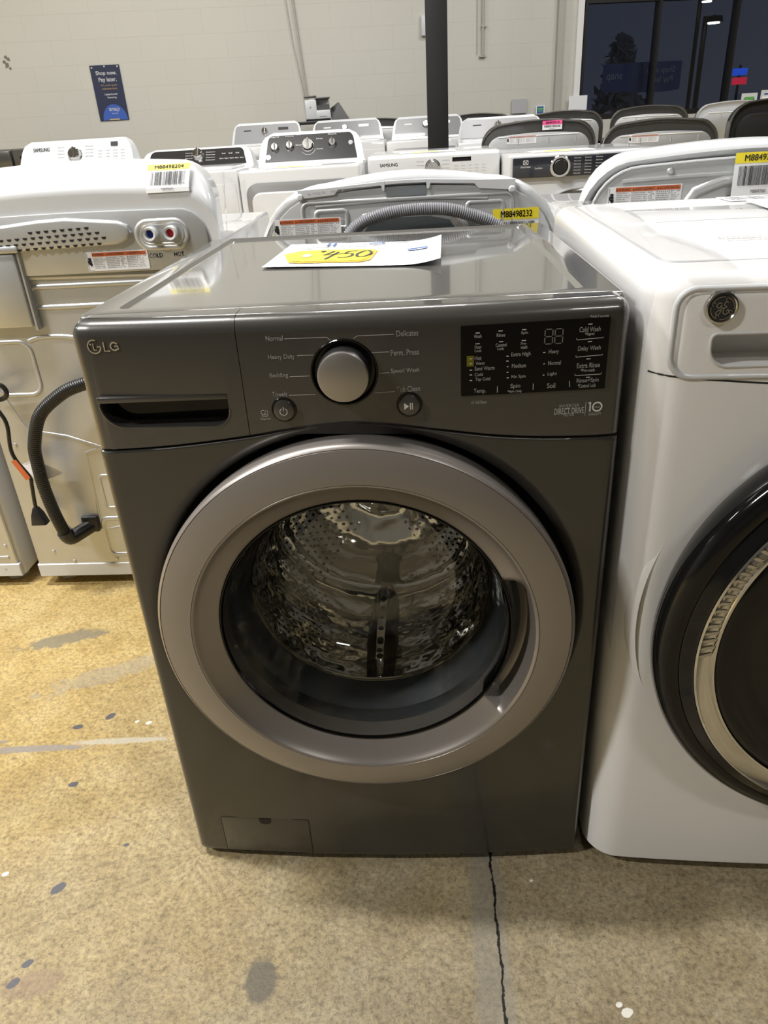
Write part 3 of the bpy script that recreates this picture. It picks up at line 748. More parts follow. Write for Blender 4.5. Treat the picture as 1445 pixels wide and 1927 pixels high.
# display window
bm = NB(); strip_plate(bm, .4835, .6605, lambda x: .8762, lambda x: .9628 + (x - .4835) * .007, fy, .0012, 12); dw = obj('display_window', bm, M['display_black'], cp)
bm = NB(); f = PF(.0021)
for s_, xl, xr, zb_, zt_ in TXT_DISP:
    if s_ in ('INVERTER', 'DIRECT DRIVE', 'MOTOR', 'WARRANTY', '1', 'YEAR', '*Hold 3 seconds', 'All Cold Rinses'): continue
    text(bm, s_, xl, xr, zb_, zt_, f, .00012)
for a, b, z in DASH: quad(bm, a, b, z - .0005, z + .0005, f)
for l in BRK: stroke(bm, l, .0006, f)
flat('display_lettering', bm, M['print'], dw)
bm = NB()
for (xc, zc) in ((.588, .945), (.6, .945)):
    hw, hh = .0046, .0088
    for a, b in (((-hw, hh), (hw, hh)), ((-hw, 0), (hw, 0)), ((-hw, -hh), (hw, -hh))): quad(bm, xc + a[0] + .0012, xc + b[0] - .0012, zc + a[1] - .0006, zc + a[1] + .0006, f)
    for a, b in (((-hw, 0), (-hw, hh)), ((hw, 0), (hw, hh)), ((-hw, -hh), (-hw, 0)), ((hw, -hh), (hw, 0))): quad(bm, xc + a[0] - .0006, xc + a[0] + .0006, zc + a[1] + .0009, zc + b[1] - .0009, f)
flat('digit_segments', bm, M['print_dim'], dw)
bm = NB(); quad(bm, .4905, .4990, .9135, .9265, PF(.0016)); flat('yellow_highlight', bm, mat('olive_yellow_film', (.16, .15, .01), .3), dw)
bm = NB(); f = PF(.0006)
for s_, xl, xr, zb_, zt_ in TXT_PANEL: text(bm, s_, xl, xr, zb_, zt_, f, .00012)
for s_, xl, xr, zb_, zt_ in TXT_DISP:
    if s_ in ('INVERTER', 'DIRECT DRIVE', 'MOTOR', 'WARRANTY', 'YEAR', '*Hold 3 seconds', 'All Cold Rinses'): text(bm, s_, xl, xr, zb_, zt_, f, .0003 if s_ == 'DIRECT DRIVE' else .0001)
for l in LINES: stroke(bm, l, .0005, f)
quad(bm, .6387, .6391, .8415, .8600, f); quad(bm, .6437, .6455, .8465, .8590, f); stroke(bm, [(.6422, .8575), (.6445, .8590)], .0014, f)
stroke(bm, arc(.6535, .8525, .0056, 0, 2 * PI, 28), .0020, f)
stroke(bm, arc(.2335, .8645, .0028, .3 * PI, 2 * PI, 14), .0005, f); stroke(bm, rrect(.2355, .2395, .8615, .8665, .0008, 2) , .0004, f)
flat('printed_lettering', bm, M['print'], cp)
# buttons and dial
def button(x, z, kind):
    bm = NB(); disc_lathe(bm, [(0, -.0062), (.010, -.0060), (.0128, -.0050), (.0138, -.002), (.0138, .004), (0, .004)], (x, fy(x), z), 'y', 40); b_ = obj('push_button', bm, M['graphite'], cp)
    bm = NB(); lathe(bm, [(.0142, .001), (.0146, -.0014), (.0156, -.0014), (.0166, .0006)], (x, fy(x), z), 'y', 40); obj('button_rim', bm, M['black_gloss'], b_)
    bm = NB(); f = lambda u, v: (u, fy(x) - .0067, v)
    if kind == 'power':
        stroke(bm, arc(x, z - .0006, .0046, .64 * PI, 2.36 * PI, 24), .0008, f); quad(bm, x - .0004, x + .0004, z + .0002, z + .0060, f)
    else:
        bm.faces.new([bm.verts.new(f(*p)) for p in ((x - .0062, z - .0044), (x - .0002, z), (x - .0062, z + .0044))]); quad(bm, x + .0010, x + .0020, z - .0044, z + .0044, f); quad(bm, x + .0034, x + .0044, z - .0044, z + .0044, f)
    flat('button_symbol', bm, M['print'], b_)
button(.2610, .8672, 'power'); button(.4190, .8680, 'play')
kx, kz = .3410, .9125
bm = NB(); lathe(bm, [(.0418, .003), (.0418, -.0008), (.0408, -.0022), (.0396, -.0022), (.0385, -.0004), (.0372, .0055), (.0, .0060)], (kx, fy(kx), kz), 'y', 72)
dial = obj('dial_recess', bm, M['black_gloss'], cp)
cb = NB(); disc_lathe(cb, [(0, -.03), (.0415, -.03), (.0415, .012), (0, .012)], (kx, fy(kx), kz), 'y', 72); cut(cp, cb)
bm = NB(); disc_lathe(bm, [(0, -.0225), (.0285, -.0225), (.0305, -.0215), (.0312, -.0195), (.0318, .006), (0, .006)], (kx, fy(kx), kz), 'y', 72); kb = obj('program_knob', bm, M['taupe_knob'], dial)
bm = NB(); lathe(bm, [(.0313, -.0180), (.0322, -.016), (.0330, .006)], (kx, fy(kx), kz), 'y', 72); obj('knob_skirt', bm, M['black_plastic'], kb)

# ---- tub, gasket, drum
DX, DZ = .343, .535
bm = NB(); lathe(bm, [(.309, .044), (.302, .050), (.25, .058), (.222, .040)], (DX, 0, DZ - .004), 'y', 120); obj('tub_front', bm, M['gap'], lg)
bm = NB(); lathe(bm, [(.228, .030), (.230, .000), (.222, -.010), (.213, -.006), (.209, .004), (.210, .020), (.213, .030), (.208, .038), (.203, .044), (.199, .056), (.1945, .072), (.196, .085)], (DX, 0, DZ), 'y', 120); obj('door_gasket', bm, M['rubber'], lg)
def drum_mat():
    k = NT('perforated_drum_steel'); b = k.b; p = k.pos(); X = k.xyz(p)
    dx = k.math('SUBTRACT', X[0], DX); dz = k.math('SUBTRACT', X[2], DZ); r = k.math('SQRT', k.math('ADD', k.math('MULTIPLY', dx, dx), k.math('MULTIPLY', dz, dz))); a = k.math('ARCTAN2', dz, dx)
    def dots(u, v, R):
        v0 = k.math('FLOOR', v); u = k.math('ADD', u, k.math('MULTIPLY', k.math('FLOORED_MODULO', v0, 2.0), .5))
        du = k.math('SUBTRACT', k.math('FRACT', u), .5); dv = k.math('SUBTRACT', k.math('FRACT', v), .5)
        d = k.math('SQRT', k.math('ADD', k.math('MULTIPLY', du, du), k.math('MULTIPLY', dv, dv)))
        return k.math('DIVIDE', k.math('SUBTRACT', R, d), .08, True), d
    s1, d1 = dots(k.math('MULTIPLY', a, .245 / .0135), k.math('MULTIPLY', X[1], 1 / .0135), .22)
    s2, d2 = dots(k.math('MULTIPLY', dx, 1 / .016), k.math('MULTIPLY', dz, 1 / .016), .24)
    c3 = k.math('COSINE', k.math('MULTIPLY', k.math('SUBTRACT', a, -PI / 6), 3.0))       # three perforated sectors between the lifters
    sec = k.math('DIVIDE', k.math('SUBTRACT', c3, -.15), .05, True)
    c4 = k.math('COSINE', k.math('MULTIPLY', k.math('SUBTRACT', a, -PI / 6), 3.0))
    secb = k.math('MULTIPLY', k.math('DIVIDE', k.math('SUBTRACT', c4, .1), .05, True), k.math('DIVIDE', k.math('SUBTRACT', r, .085), .004, True))
    back = k.math('GREATER_THAN', X[1], .405)
    rng = k.math('MULTIPLY', k.math('GREATER_THAN', X[1], .13), k.math('LESS_THAN', X[1], .38))
    side = k.math('MULTIPLY', k.math('MULTIPLY', s1, rng), sec)
    m_ = k.math('ADD', k.math('MULTIPLY', side, k.math('SUBTRACT', 1.0, back)), k.math('MULTIPLY', k.math('MULTIPLY', s2, secb), back))
    k.lk(k.mix(m_, (.90, .89, .86), (.01, .01, .01)), b.inputs['Base Color'])
    k.lk(k.math('SUBTRACT', 1.0, k.math('MULTIPLY', m_, .9)), b.inputs['Metallic']); b.inputs['Roughness'].default_value = .07
    bd = k.math('MULTIPLY', k.math('SINE', k.math('MULTIPLY', X[1], 60.0)), .3)
    soft = k.math('ADD', k.noise(p, 14, 2), k.math('MULTIPLY', bd, .3))
    k.bump(k.math('SUBTRACT', soft, k.math('MULTIPLY', m_, .8)), .8, .008)
    return k.m
bm = NB(); lathe(bm, [(.200, .084), (.194, .078), (.192, .082), (.196, .092), (.238, .105), (.245, .12), (.245, .40), (.238, .415), (.205, .425), (.195, .418), (.09, .425), (.075, .440), (.04, .440), (.03, .43), (.0005, .43)], (DX, 0, DZ), 'y', 144)
obj('drum', bm, drum_mat(), lg, angle=60)
for k_, a in enumerate((-PI / 2, PI / 6, 5 * PI / 6)):
    bm = NB(); rings = []
    for (y, h, wd) in ((.13, .004, .020), (.15, .040, .026), (.25, .052, .032), (.36, .048, .030), (.405, .03, .026)):
        ring = []
        for (u, v) in ((-wd, 0), (-wd * .62, h * .7), (-wd * .25, h), (wd * .25, h), (wd * .62, h * .7), (wd, 0)):
            rr_ = .246 - v; ring.append((DX + rr_ * math.cos(a) - u * math.sin(a), y, DZ + rr_ * math.sin(a) + u * math.cos(a)))
        rings.append(ring)
    loft(bm, rings); lf = obj('drum_lifter', bm, M['steel'], lg, angle=50)
    bm = NB()
    for j in range(6):
        y = .165 + j * .034; rr_ = .246 - .052 + .0028
        t2 = NB(); disc_lathe(t2, [(0, .0035), (.004, .003), (.0065, 0), (0, 0)], (0, 0, 0), 'z', 14)
        Mx = Matrix.Translation((DX + rr_ * math.cos(a), y, DZ + rr_ * math.sin(a))) @ Matrix.Rotation(math.atan2(-math.cos(a), -math.sin(a)), 4, 'Y')
        merge(bm, t2, Mx)
    obj('lifter_studs', bm, M['black_plastic'], lf)

# ---- door
door = bpy.data.objects.new('door', None); link(door, lg)
A0, A1 = math.radians(-36), math.radians(24)
def pk(a):
    a = (a + PI) % (2 * PI) - PI
    s = lambda t: max(0, min(1, t)); 
    lo = s((a - A0) / math.radians(3.2)); hi = s((A1 - a) / math.radians(9)); q = min(lo, hi); return q * q * (3 - 2 * q)
RING = [(.262, .030), (.286, .024), (.2935, -.010), (.2960, -.030), (.2967, -.042), (.2963, -.0465), (.2945, -.0500), (.2918, -.0520), (.2912, -.0508), (.2904, -.0522), (.284, -.0540), (.270, -.0572), (.256, -.0594), (.2462, -.0603), (.2457, -.0594), (.2450, -.0603), (.2438, -.0602), (.2422, -.0592), (.2408, -.0570),
        (.234, -.0510), (.225, -.0440), (.217, -.0385), (.2118, -.0345), (.2108, -.0290), (.2106, .010)]
PIN = {17: (.2408, -.057), 18: (.2395, -.052), 19: (.2380, -.035), 20: (.2350, -.010), 21: (.224, -.004), 22: (.2130, -.006), 23: (.2100, -.010)}
def rf(k, a, r, h):
    if k in PIN:
        q = pk(a); r2, h2 = PIN[k]; return r + (r2 - r) * q, h + (h2 - h) * q
    return r, h
bm = NB(); lathe(bm, RING, (DX, 0, DZ), 'y', 360, rf); obj('door_ring', bm, M['taupe'], door, angle=28, label='satin taupe metal door ring')
bm = NB(); lathe(bm, [(.2110, -.012), (.2110, -.0345), (.2102, -.0362), (.2090, -.0362), (.2082, -.0345), (.2080, -.031)], (DX, 0, DZ), 'y', 180); obj('glass_rim', bm, M['black_gloss'], door)
GP = [(.2082, -.0345), (.2065, -.0315), (.2020, -.0200), (.1965, .002), (.1905, .030), (.1850, .060), (.1760, .092), (.1600, .118), (.1350, .138), (.1050, .147), (.0700, .147), (.035, .143), (.0005, .142)]
th = .007; IN = []
for i_, (r_, h_) in enumerate(GP):
    a_ = GP[max(i_ - 1, 0)]; c_ = GP[min(i_ + 1, len(GP) - 1)]; n_ = Vector((c_[1] - a_[1], -(c_[0] - a_[0]))).normalized(); IN.append((max(r_ + n_.x * th, .0005), h_ + n_.y * th))
bm = NB(); lathe(bm, GP + IN[::-1] + [GP[0]], (DX, 0, DZ), 'y', 180); bmesh.ops.remove_doubles(bm, verts=bm.verts, dist=1e-6)
obj('door_glass', bm, M['glass'], door, angle=80)
# rating label inside the door recess
bm = NB()
a0_, a1_ = math.radians(52), math.radians(74); n = 16
g = [[bm.verts.new((DX + r * math.cos(a0_ + (a1_ - a0_) * i / n), y, CZ + r * math.sin(a0_ + (a1_ - a0_) * i / n))) for (r, y) in ((.3020, .012), (.3000, .030))] for i in range(n + 1)]
for i in range(n): bm.faces.new((g[i][0], g[i + 1][0], g[i + 1][1], g[i][1]))
flat('rating_label', bm, mat('dark_rating_label', (.10, .10, .105), .5), lg)

# ---- price sheet lying on the washer
ps = thing('price_sheet', 'white price sheet with a yellow tag, lying on the dark grey washer', 'price sheet', (.176, .352, .9815), 0)
SH = [(0, 0), (.292, -.050), (.300, .212), (.010, .252)]
def sheet(u, v, lift=0.0):
    a = Vector(SH[0]).lerp(Vector(SH[1]), u); b = Vector(SH[3]).lerp(Vector(SH[2]), u); p = a.lerp(b, v)
    z = .0006 + .010 * max(0, u - .78) ** 2 / .05 + .016 * max(0, .12 - v) * max(0, .5 - abs(u - .0)) + .012 * max(0, .18 - u) * (1 - v) * 4 * 0
    return (p.x, p.y, z + lift)
bm = NB(); n = 20
g = [[bm.verts.new(sheet(i / n, j / n)) for j in range(n + 1)] for i in range(n + 1)]
for i in range(n):
    for j in range(n): bm.faces.new((g[i][j], g[i + 1][j], g[i + 1][j + 1], g[i][j + 1]))
flat('paper_sheet', bm, M['paper'], ps)
def shp(bm, pts, lift): bm.faces.new([bm.verts.new(sheet(p[0], p[1], lift)) for p in pts])
TG = [(.045, .50), (.13, .145), (.20, .115), (.56, .125), (.605, .20), (.62, .58), (.575, .64), (.26, .665), (.12, .62)]
bm = NB(); shp(bm, TG, .0012); flat('tag_border', bm, M['gold'], ps)
c_ = (.33, .39); bm = NB(); shp(bm, [(c_[0] + (p[0] - c_[0]) * .92, c_[1] + (p[1] - c_[1]) * .85) for p in TG], .0018); flat('yellow_tag', bm, M['yellow'], ps)
bm = NB(); shp(bm, [(.205 + .042 * math.cos(q), .385 + .095 * math.sin(q)) for q in [2 * PI * i / 20 for i in range(20)]], .0022); flat('tag_hole_ring', bm, M['gold'], ps)
bm = NB(); shp(bm, [(.205 + .026 * math.cos(q), .385 + .062 * math.sin(q)) for q in [2 * PI * i / 20 for i in range(20)]], .0026); flat('tag_hole', bm, M['paper'], ps)
bm = NB(); sf = lambda u, v: sheet(u, v, .0026)
def hand(l, w=.0): stroke(bm, [tuple(p) for p in [q.to_2d() for q in smooth_path([(a, b, 0) for a, b in l], 6)]], .017, sf)
hand([(.300, .54), (.285, .58), (.275, .55), (.29, .52)]) 
hand([(.355, .56), (.325, .44), (.312, .40), (.40, .43), (.43, .44)]); hand([(.385, .52), (.35, .30), (.335, .22)])
hand([(.50, .56), (.45, .53), (.435, .44), (.475, .43), (.48, .34), (.44, .28), (.40, .29)])
hand([(.54, .54), (.51, .42), (.52, .31), (.565, .32), (.59, .44), (.57, .54), (.54, .54)])
flat('handwritten_price', bm, M['ink'], ps)
bm = NB(); rr = random.Random(11)
for (u0, u1, v, h) in ((.14, .66, .72, .035), (.16, .60, .79, .03), (.08, .20, .66, .03), (.62, .80, .90, .04), (.70, .92, .94, .03), (.44, .55, .86, .03), (.78, .93, .70, .03), (.42, .62, .69, .02)):
    text(bm, 'Energy Star steam combo laundry pair large front load'[rr.randint(0, 5):rr.randint(28, 50)], u0, u1, v, v + h * 1.4, sf, .0012)
text(bm, 'MSRP', .09, .15, .655, .69, sf); stroke(bm, arc(.95, .80, .02, 0, 2 * PI, 10), .003, sf)
flat('small_print', bm, M['ink'], ps)
bm = NB(); shp(bm, [(.265, .80), (.28, .80), (.285, .96), (.27, .96)], .0022); shp(bm, [(.305, .80), (.32, .80), (.325, .96), (.31, .96)], .0022); shp(bm, [(.54, .88), (.64, .88), (.64, .92), (.54, .92)], .0022); shp(bm, [(.80, .52), (.92, .52), (.92, .575), (.80, .575)], .0022)
flat('blue_print', bm, M['blue_ink'], ps)

# ================================================================ the white front-load washer on the right
GW = .712
ge = thing('washing_machine', 'white front-load washing machine with a black and chrome door, at the right edge', 'washing machine', (.700, 0, 0), math.radians(-1.2))
def gy(x): return -.018 - .012 * (1 - ((x - GW / 2) / (GW / 2)) ** 2)
def gplan(r=.055, yb=.76, n=24, seg=9):
    pts = [(0, yb)]
    for k in range(seg + 1):
        a = PI + .5 * PI * k / seg; pts.append((r + r * math.cos(a), gy(0) + r * (1 + math.sin(a)) - .003))
    for k in range(1, n): x = r + (GW - 2 * r) * k / n; pts.append((x, gy(x)))
    for k in range(seg + 1):
        a = 1.5 * PI + .5 * PI * k / seg; pts.append((GW - r + r * math.cos(a), gy(GW) + r * (1 + math.sin(a)) - .003))
    pts.append((GW, yb)); return pts
GH = 1.012
P = gplan(); rings = []
for ins, z in [(.004, .022), (0, .028), (0, .25), (0, .5), (0, .8), (0, GH - .030)] + [(.030 * (1 - math.cos(a)), GH - .030 + .030 * math.sin(a)) for a in [.5 * PI * k / 8 for k in range(1, 9)]]:
    q = inset2(P, ins) if ins > 0 else P; rings.append([(p[0], p[1], z) for p in q])
bm = NB(); loft(bm, rings); gb = obj('cabinet', bm, M['white_satin'], ge)
def gfn(p): return (p[0], p[1] + gy(p[0]), p[2])
def dense(pts, d=.01):
    out = []
    for a, b in zip(pts, pts[1:] + pts[:1]):
        n = max(1, int(math.hypot(b[0] - a[0], b[1] - a[1]) / d))
        for k in range(n): out.append((a[0] + (b[0] - a[0]) * k / n, a[1] + (b[1] - a[1]) * k / n))
    return out
# fascia plate with a rolled edge, drawer pull cut through it
bm = NB(); fo_ = dense(rrect(.026, GW - .026, .889, .999, (.030, .030, .026, .026), 8))
rings = []
for ins, h in ((0, .002), (0, -.0004), (.0016, -.0018), (.0036, -.0022), (.0058, -.0014), (.0078, .0006)):
    q = inset2(fo_, ins); rings.append([gfn((p[0], h, p[1])) for p in q])
loft(bm, rings, cap=False); obj('fascia_rim', bm, M['white_plastic'], ge)
cb = NB(); slab(cb, rrect(.074, .30, .906, .943, (.022, .022, .006, .006), 8), -.06, .030, 'xz'); cut(gb, cb)
bm = NB(); q = rrect(.073, .301, .905, .944, (.023, .023, .007, .007), 8); tube(bm, [gfn((p[0], .0003, p[1])) for p in q], .0020, 8, True); obj('drawer_pull_rim', bm, M['white_plastic'], ge)
bm = NB(); sy = []
for i in range(1, 60):
    x = GW * i / 60; e = min(x, GW - x); q = min(1, max(0, (e - .01) / .34)); z = .8955 - .020 * math.sin(q * PI / 2)
    r = .055; y = gy(x) if e >= r else gy(0) + r * (1 - math.sqrt(max(0, 1 - ((r - e) / r) ** 2))) - .003
    if e > .008: sy.append((x, y + .0006, z))
tube(bm, sy, .0014, 6); obj('panel_seam', bm, M['gap'], ge)
# round badge
bx, bz = .078, .9745
bm = NB(); disc_lathe(bm, [(0, -.0042), (.0145, -.0042), (.0160, -.0058), (.0178, -.0052), (.0186, -.002), (.0186, .003), (0, .003)], (bx, gy(bx), bz), 'y', 48); bd = obj('round_badge', bm, M['steel'], ge, label='silver-rimmed black badge reading GE')
bm = NB(); disc_lathe(bm, [(0, -.0048), (.0146, -.0046), (.0146, -.003), (0, -.003)], (bx, gy(bx), bz), 'y', 40); obj('badge_face', bm, M['ink'], bd)
bm = NB(); f = lambda u, v: (bx + u, gy(bx) - .0054, bz + v)
def curl(pts, w=.0012): stroke(bm, [(q.x, q.y) for q in smooth_path([(a, b, 0) for a, b in pts], 6)], w, f)
for s_ in range(4):
    a = .25 * PI + s_ * PI / 2; stroke(bm, arc(0, 0, .0128, a - .9, a + .35, 12), .0009, f); stroke(bm, arc(.0108 * math.cos(a + .35), .0108 * math.sin(a + .35), .0019, 0, 1.5 * PI, 8), .0007, f)
curl([(-.0010, .0052), (-.0046, .0060), (-.0064, .0022), (-.0036, .0004), (-.0012, .0036), (-.0018, -.0040), (-.0052, -.0078), (-.0066, -.0046), (-.0010, -.0008), (.0018, .0010)])
curl([(.0062, .0060), (.0030, .0070), (.0016, .0036), (.0046, .0014), (.0016, -.0004), (.0014, -.0056), (.0048, -.0066), (.0074, -.0036), (.0058, -.0012), (.0046, -.0034)])
flat('script_letters', bm, M['steel'], bd)
# door: white surround, black ring, chrome slotted ring, black glass
gx, gz = .382, .535
bm = NB(); lathe(bm, [(.364, .010), (.358, .000), (.351, -.003), (.345, .003), (.336, .016)], (gx, -.018, gz), 'y', 160); obj('door_surround', bm, M['white_satin'], ge)
gd = bpy.data.objects.new('door', None); link(gd, ge)
bm = NB(); lathe(bm, [(.325, -.005), (.337, -.030), (.3385, -.048), (.336, -.060), (.330, -.068), (.322, -.072), (.312, -.074), (.310, -.0725), (.308, -.075), (.296, -.079), (.2935, -.082), (.2925, -.078)], (gx, -.018, gz), 'y', 160); obj('outer_ring', bm, M['black_gloss'], gd, angle=50)
bm = NB(); lathe(bm, [(.2935, -.076), (.2930, -.0835), (.2905, -.0850), (.2890, -.0830), (.2700, -.0760), (.2680, -.0785), (.2650, -.0785), (.2640, -.074)], (gx, -.018, gz), 'y', 160); ch = obj('chrome_ring', bm, M['chrome'], gd)
bm = NB()
for i in range(34):
    a = math.radians(180 - i * 2.45)
    t2 = NB(); slab(t2, rrect(-.0096, .0096, -.0026, .0026, .0025, 4), -.0013, .003, 'xz', .0009, 2)
    Mx = Matrix.Translation((gx + .2795 * math.cos(a), -.018 - .0795, gz + .2795 * math.sin(a))) @ Matrix.Rotation(-a, 4, 'Y') @ Matrix.Rotation(math.radians(-20), 4, 'Z')
    merge(bm, t2, Mx)
obj('ring_slots', bm, M['steel'], ch)
bm = NB(); lathe(bm, [(.2645, -.070), (.2630, -.0765), (.255, -.079), (.235, -.0800), (.20, -.070), (.12, -.060), (.0005, -.056)], (gx, -.018, gz), 'y', 120); obj('door_window', bm, M['black_gloss'], gd, angle=60)
# pressed top
bm = NB(); tube(bm, [(p[0], p[1], GH - .0012) for p in dense(rrect(.032, GW - .032, .055, .725, .02, 5), .05)], .0032, 8, True); obj('top_bead', bm, M['white'], ge)
bm = NB(); slab(bm, rrect(.10, .62, .42, .60, .02), GH + .0016, GH - .002, 'xy', .0016, 2); obj('pressed_panel', bm, M['white'], ge)
bm = NB(); f = lambda u, v: (u, v, GH + .0022)
text(bm, 'WARNING - ADVERTENCIA', .145, .30, .215, .226, f); text(bm, 'AVERTISSEMENT: see operating instructions', .152, .46, .195, .205, f); flat('warning_strip', bm, M['ink_grey'], ge)
feet(ge, GW, .76, .025)
gp = thing('price_sheet', 'white price sheet with a yellow tag, lying on the white washer at the right edge', 'price sheet', (1.02, .42, GH + .0018), -.10)
bm = NB()
def gsh(u, v, l=0): return (u, v, l + .002 + .02 * max(0, .08 - u) * 1.5)
g = [[bm.verts.new(gsh(.28 * i / 8, .21 * j / 4)) for j in range(5)] for i in range(9)]
for i in range(8):
    for j in range(4): bm.faces.new((g[i][j], g[i + 1][j], g[i + 1][j + 1], g[i][j + 1]))
flat('paper_sheet', bm, M['paper'], gp)
bm = NB(); bm.faces.new([bm.verts.new(gsh(*p, .0008)) for p in ((.05, .07), (.085, .035), (.20, .035), (.215, .05), (.215, .11), (.20, .12), (.085, .12))]); flat('tag_border', bm, M['gold'], gp)
bm = NB(); bm.faces.new([bm.verts.new(gsh(*p, .0014)) for p in ((.058, .07), (.088, .042), (.198, .042), (.209, .054), (.209, .106), (.198, .113), (.088, .113))]); flat('yellow_tag', bm, M['yellow'], gp)
bm = NB(); f = lambda u, v: gsh(u, v, .0018)
for j, z in enumerate((.135, .15)): text(bm, 'Energy Star steam washer front load', .04, .24 - j * .03, z, z + .007, f)
quad(bm, .055, .068, .165, .195, f); quad(bm, .075, .088, .165, .195, f); flat('small_print', bm, M['blue_ink'], gp)
bm = NB(); box(bm, 1.03, 1.30, .655, .735, GH + .001, GH + .0016); o = obj('barcode_sheet', bm, M['paper'], None, False); tag(o, 'white barcode sheet lying behind the price sheet on the white washer', 'label sheet')
bm = NB(); barcode(bm, 1.04, 1.29, .668, .722, lambda u, v: (u, v, GH + .0022), 9); flat('black_print', bm, M['ink_grey'], o)
# loose plastic wrap over the left edge of that washer
bm = NB(); rings = []; rr = random.Random(4)
for j in range(26):
    y = -.030 + .80 * j / 25; xo = .700 + y * .021; wv = .0016 * math.sin(y * 37) + .0012 * math.sin(y * 83)
    if y < .02: wv += .001
    z1 = .50 + .40 * max(0, y) + .02 * math.sin(y * 21)
    rings.append([(xo + p[0], y, p[1]) for p in ((-.0030 + wv * .25, z1), (-.0034 + wv * .3, .70), (-.0036 + wv * .2, .86), (-.0030, .965), (.002, GH - .010), (.012, GH - .0005), (.030, GH + .0036), (.06, GH + .0040 + wv * .3), (.095 + .01 * math.sin(y * 15), GH + .0042 + wv * .4))])
loft(bm, rings, cap=False, closed=False)
o = obj('plastic_wrap', bm, M['wrap'], angle=80); tag(o, 'clear plastic wrap over the left top edge of the white front-load washer', 'plastic wrap')

# ================================================================ machines standing with their backs to the camera
def dome(x0, x1, z0, zt, r, crown=.012, seg=8):
    """outline with a slightly crowned top"""
    pts = [(x0, z0), (x1, z0)]
    for k in range(seg + 1):
        a = .5 * PI * k / seg; pts.append((x1 - r + r * math.cos(a), zt - crown - r + r * math.sin(a)))
    for k in range(1, 12):
        u = k / 12; x = x1 - r + (x0 + r - x1 + r) * u; pts.append((x, zt - crown + crown * math.sin(PI * u)))
    for k in range(seg + 1):
        a = .5 * PI + .5 * PI * k / seg; pts.append((x0 + r + r * math.cos(a), zt - crown - r + r * math.sin(a)))
    return pts
def hood(bm, x0, x1, z0, lev, r, crown):
    loft(bm, [[(p[0], y, p[1]) for p in dome(x0 + ins, x1 - ins, z0, zt, r, crown)] for (y, ins, zt) in lev])

# --- left: top-load washer, back panel towards us
lw = thing('washing_machine', 'white top-load washer seen from behind, blue and red water inlets on its back', 'washing machine', (-.735, .925, 0))
bm = NB(); box(bm, 0, .690, .004, .67, .032, .955, .010, 2); obj('cabinet', bm, M['white'], lw)
bm = NB(); hood(bm, .0, .700, .93, [(-.012, .004, 1.072), (-.013, .0, 1.080), (-.006, .0, 1.092), (.030, .006, 1.128), (.050, .012, 1.138), (.075, .020, 1.142), (.16, .030, 1.140), (.20, .05, 1.06)], .085, .010); ho = obj('console_hood', bm, M['white_plastic'], lw, angle=50)
bm = NB(); slab(bm, dome(.012, .674, .900, 1.037, .060, .004), -.018, -.006, 'xz', .002, 2); hp = obj('upper_back_plate', bm, M['zinc'], lw)
bm = NB(); box(bm, .008, .682, -.006, .006, .07, .905, .003, 1); bp = obj('back_panel', bm, M['zinc'], lw)
bm = NB(); box(bm, .004, .686, -.009, .004, .035, .078, .002, 1); obj('bottom_rail', bm, M['white'], lw)
# raised vent with half-round holes
vo = [(.085, .955), (.46, .962), (.486, .972), (.498, .988), (.492, 1.004), (.470, 1.014), (.43, 1.018), (.345, 1.026), (.28, 1.024), (.16, 1.014), (.10, 1.008), (.09, .99)]
bm = NB(); slab(bm, dense(vo, .02), -.0285, -.017, 'xz', .007, 4); vt = obj('vent_cover', bm, M['zinc'], lw)
bm = NB()
for rI, (z, n, x0_) in enumerate(((.966, 14, .165), (.978, 15, .155), (.990, 14, .165), (1.002, 8, .255))):
    for j in range(n):
        x = x0_ + j * .0195 + (0 if rI % 2 == 0 else .004); zz = z + (x - .30) * .03
        vs = [bm.verts.new((x + .0058 * math.cos(a), -.0290, zz + .0058 * math.sin(a))) for a in [-PI * k / 6 for k in range(7)]]; bm.faces.new(vs)
flat('vent_holes', bm, M['gap'], vt)
# water inlets in a pressed stadium
bm = NB(); ridge(bm, rrect(.508, .628, .950, 1.008, .029, 8), -.018, .0045); ridge(bm, rrect(.517, .619, .958, 1.000, .021, 8), -.018, .0022); obj('inlet_surround', bm, M['zinc'], lw)
for x, m_, nm in ((.545, 'blue_plastic', 'blue capped cold water inlet'), (.593, 'red_plastic', 'red capped hot water inlet')):
    bm = NB(); disc_lathe(bm, [(0, -.026), (.0092, -.026), (.0098, -.040), (.0142, -.041), (.0155, -.036), (.0155, -.017), (0, -.017)], (x, 0, .983), 'y', 32); iv = obj('water_inlet', bm, M['white_plastic'], lw, label=nm)
    bm = NB(); disc_lathe(bm, [(0, -.0300), (.0090, -.0290), (.0090, -.026), (0, -.026)], (x, 0, .983), 'y', 20); obj('inlet_cap', bm, M[m_], iv)
bm = NB(); text(bm, 'COLD', .528, .560, .928, .938, fl(-.0186), .0006); text(bm, 'HOT', .588, .612, .929, .939, fl(-.0186), .0006); flat('stamped_words', bm, mat('pressed_highlight', (.56, .56, .55), .5), lw)
warning_label(lw, .375, .525, .905, .948, -.0192)
bm = NB()
ridge(bm, [(.15, .897), (.42, .893), (.66, .888)], -.008, .005, False)
ridge(bm, rrect(.21, .66, .822, .872, .012, 4), -.006, .0045); ridge(bm, rrect(.05, .17, .60, .74, .03, 6), -.006, .004)
ridge(bm, smooth_path([(.17, .74, 0), (.21, .75, 0), (.30, .74, 0), (.32, .68, 0), (.33, .60, 0), (.38, .50, 0), (.44, .42, 0)], 5), -.006, .004, False)
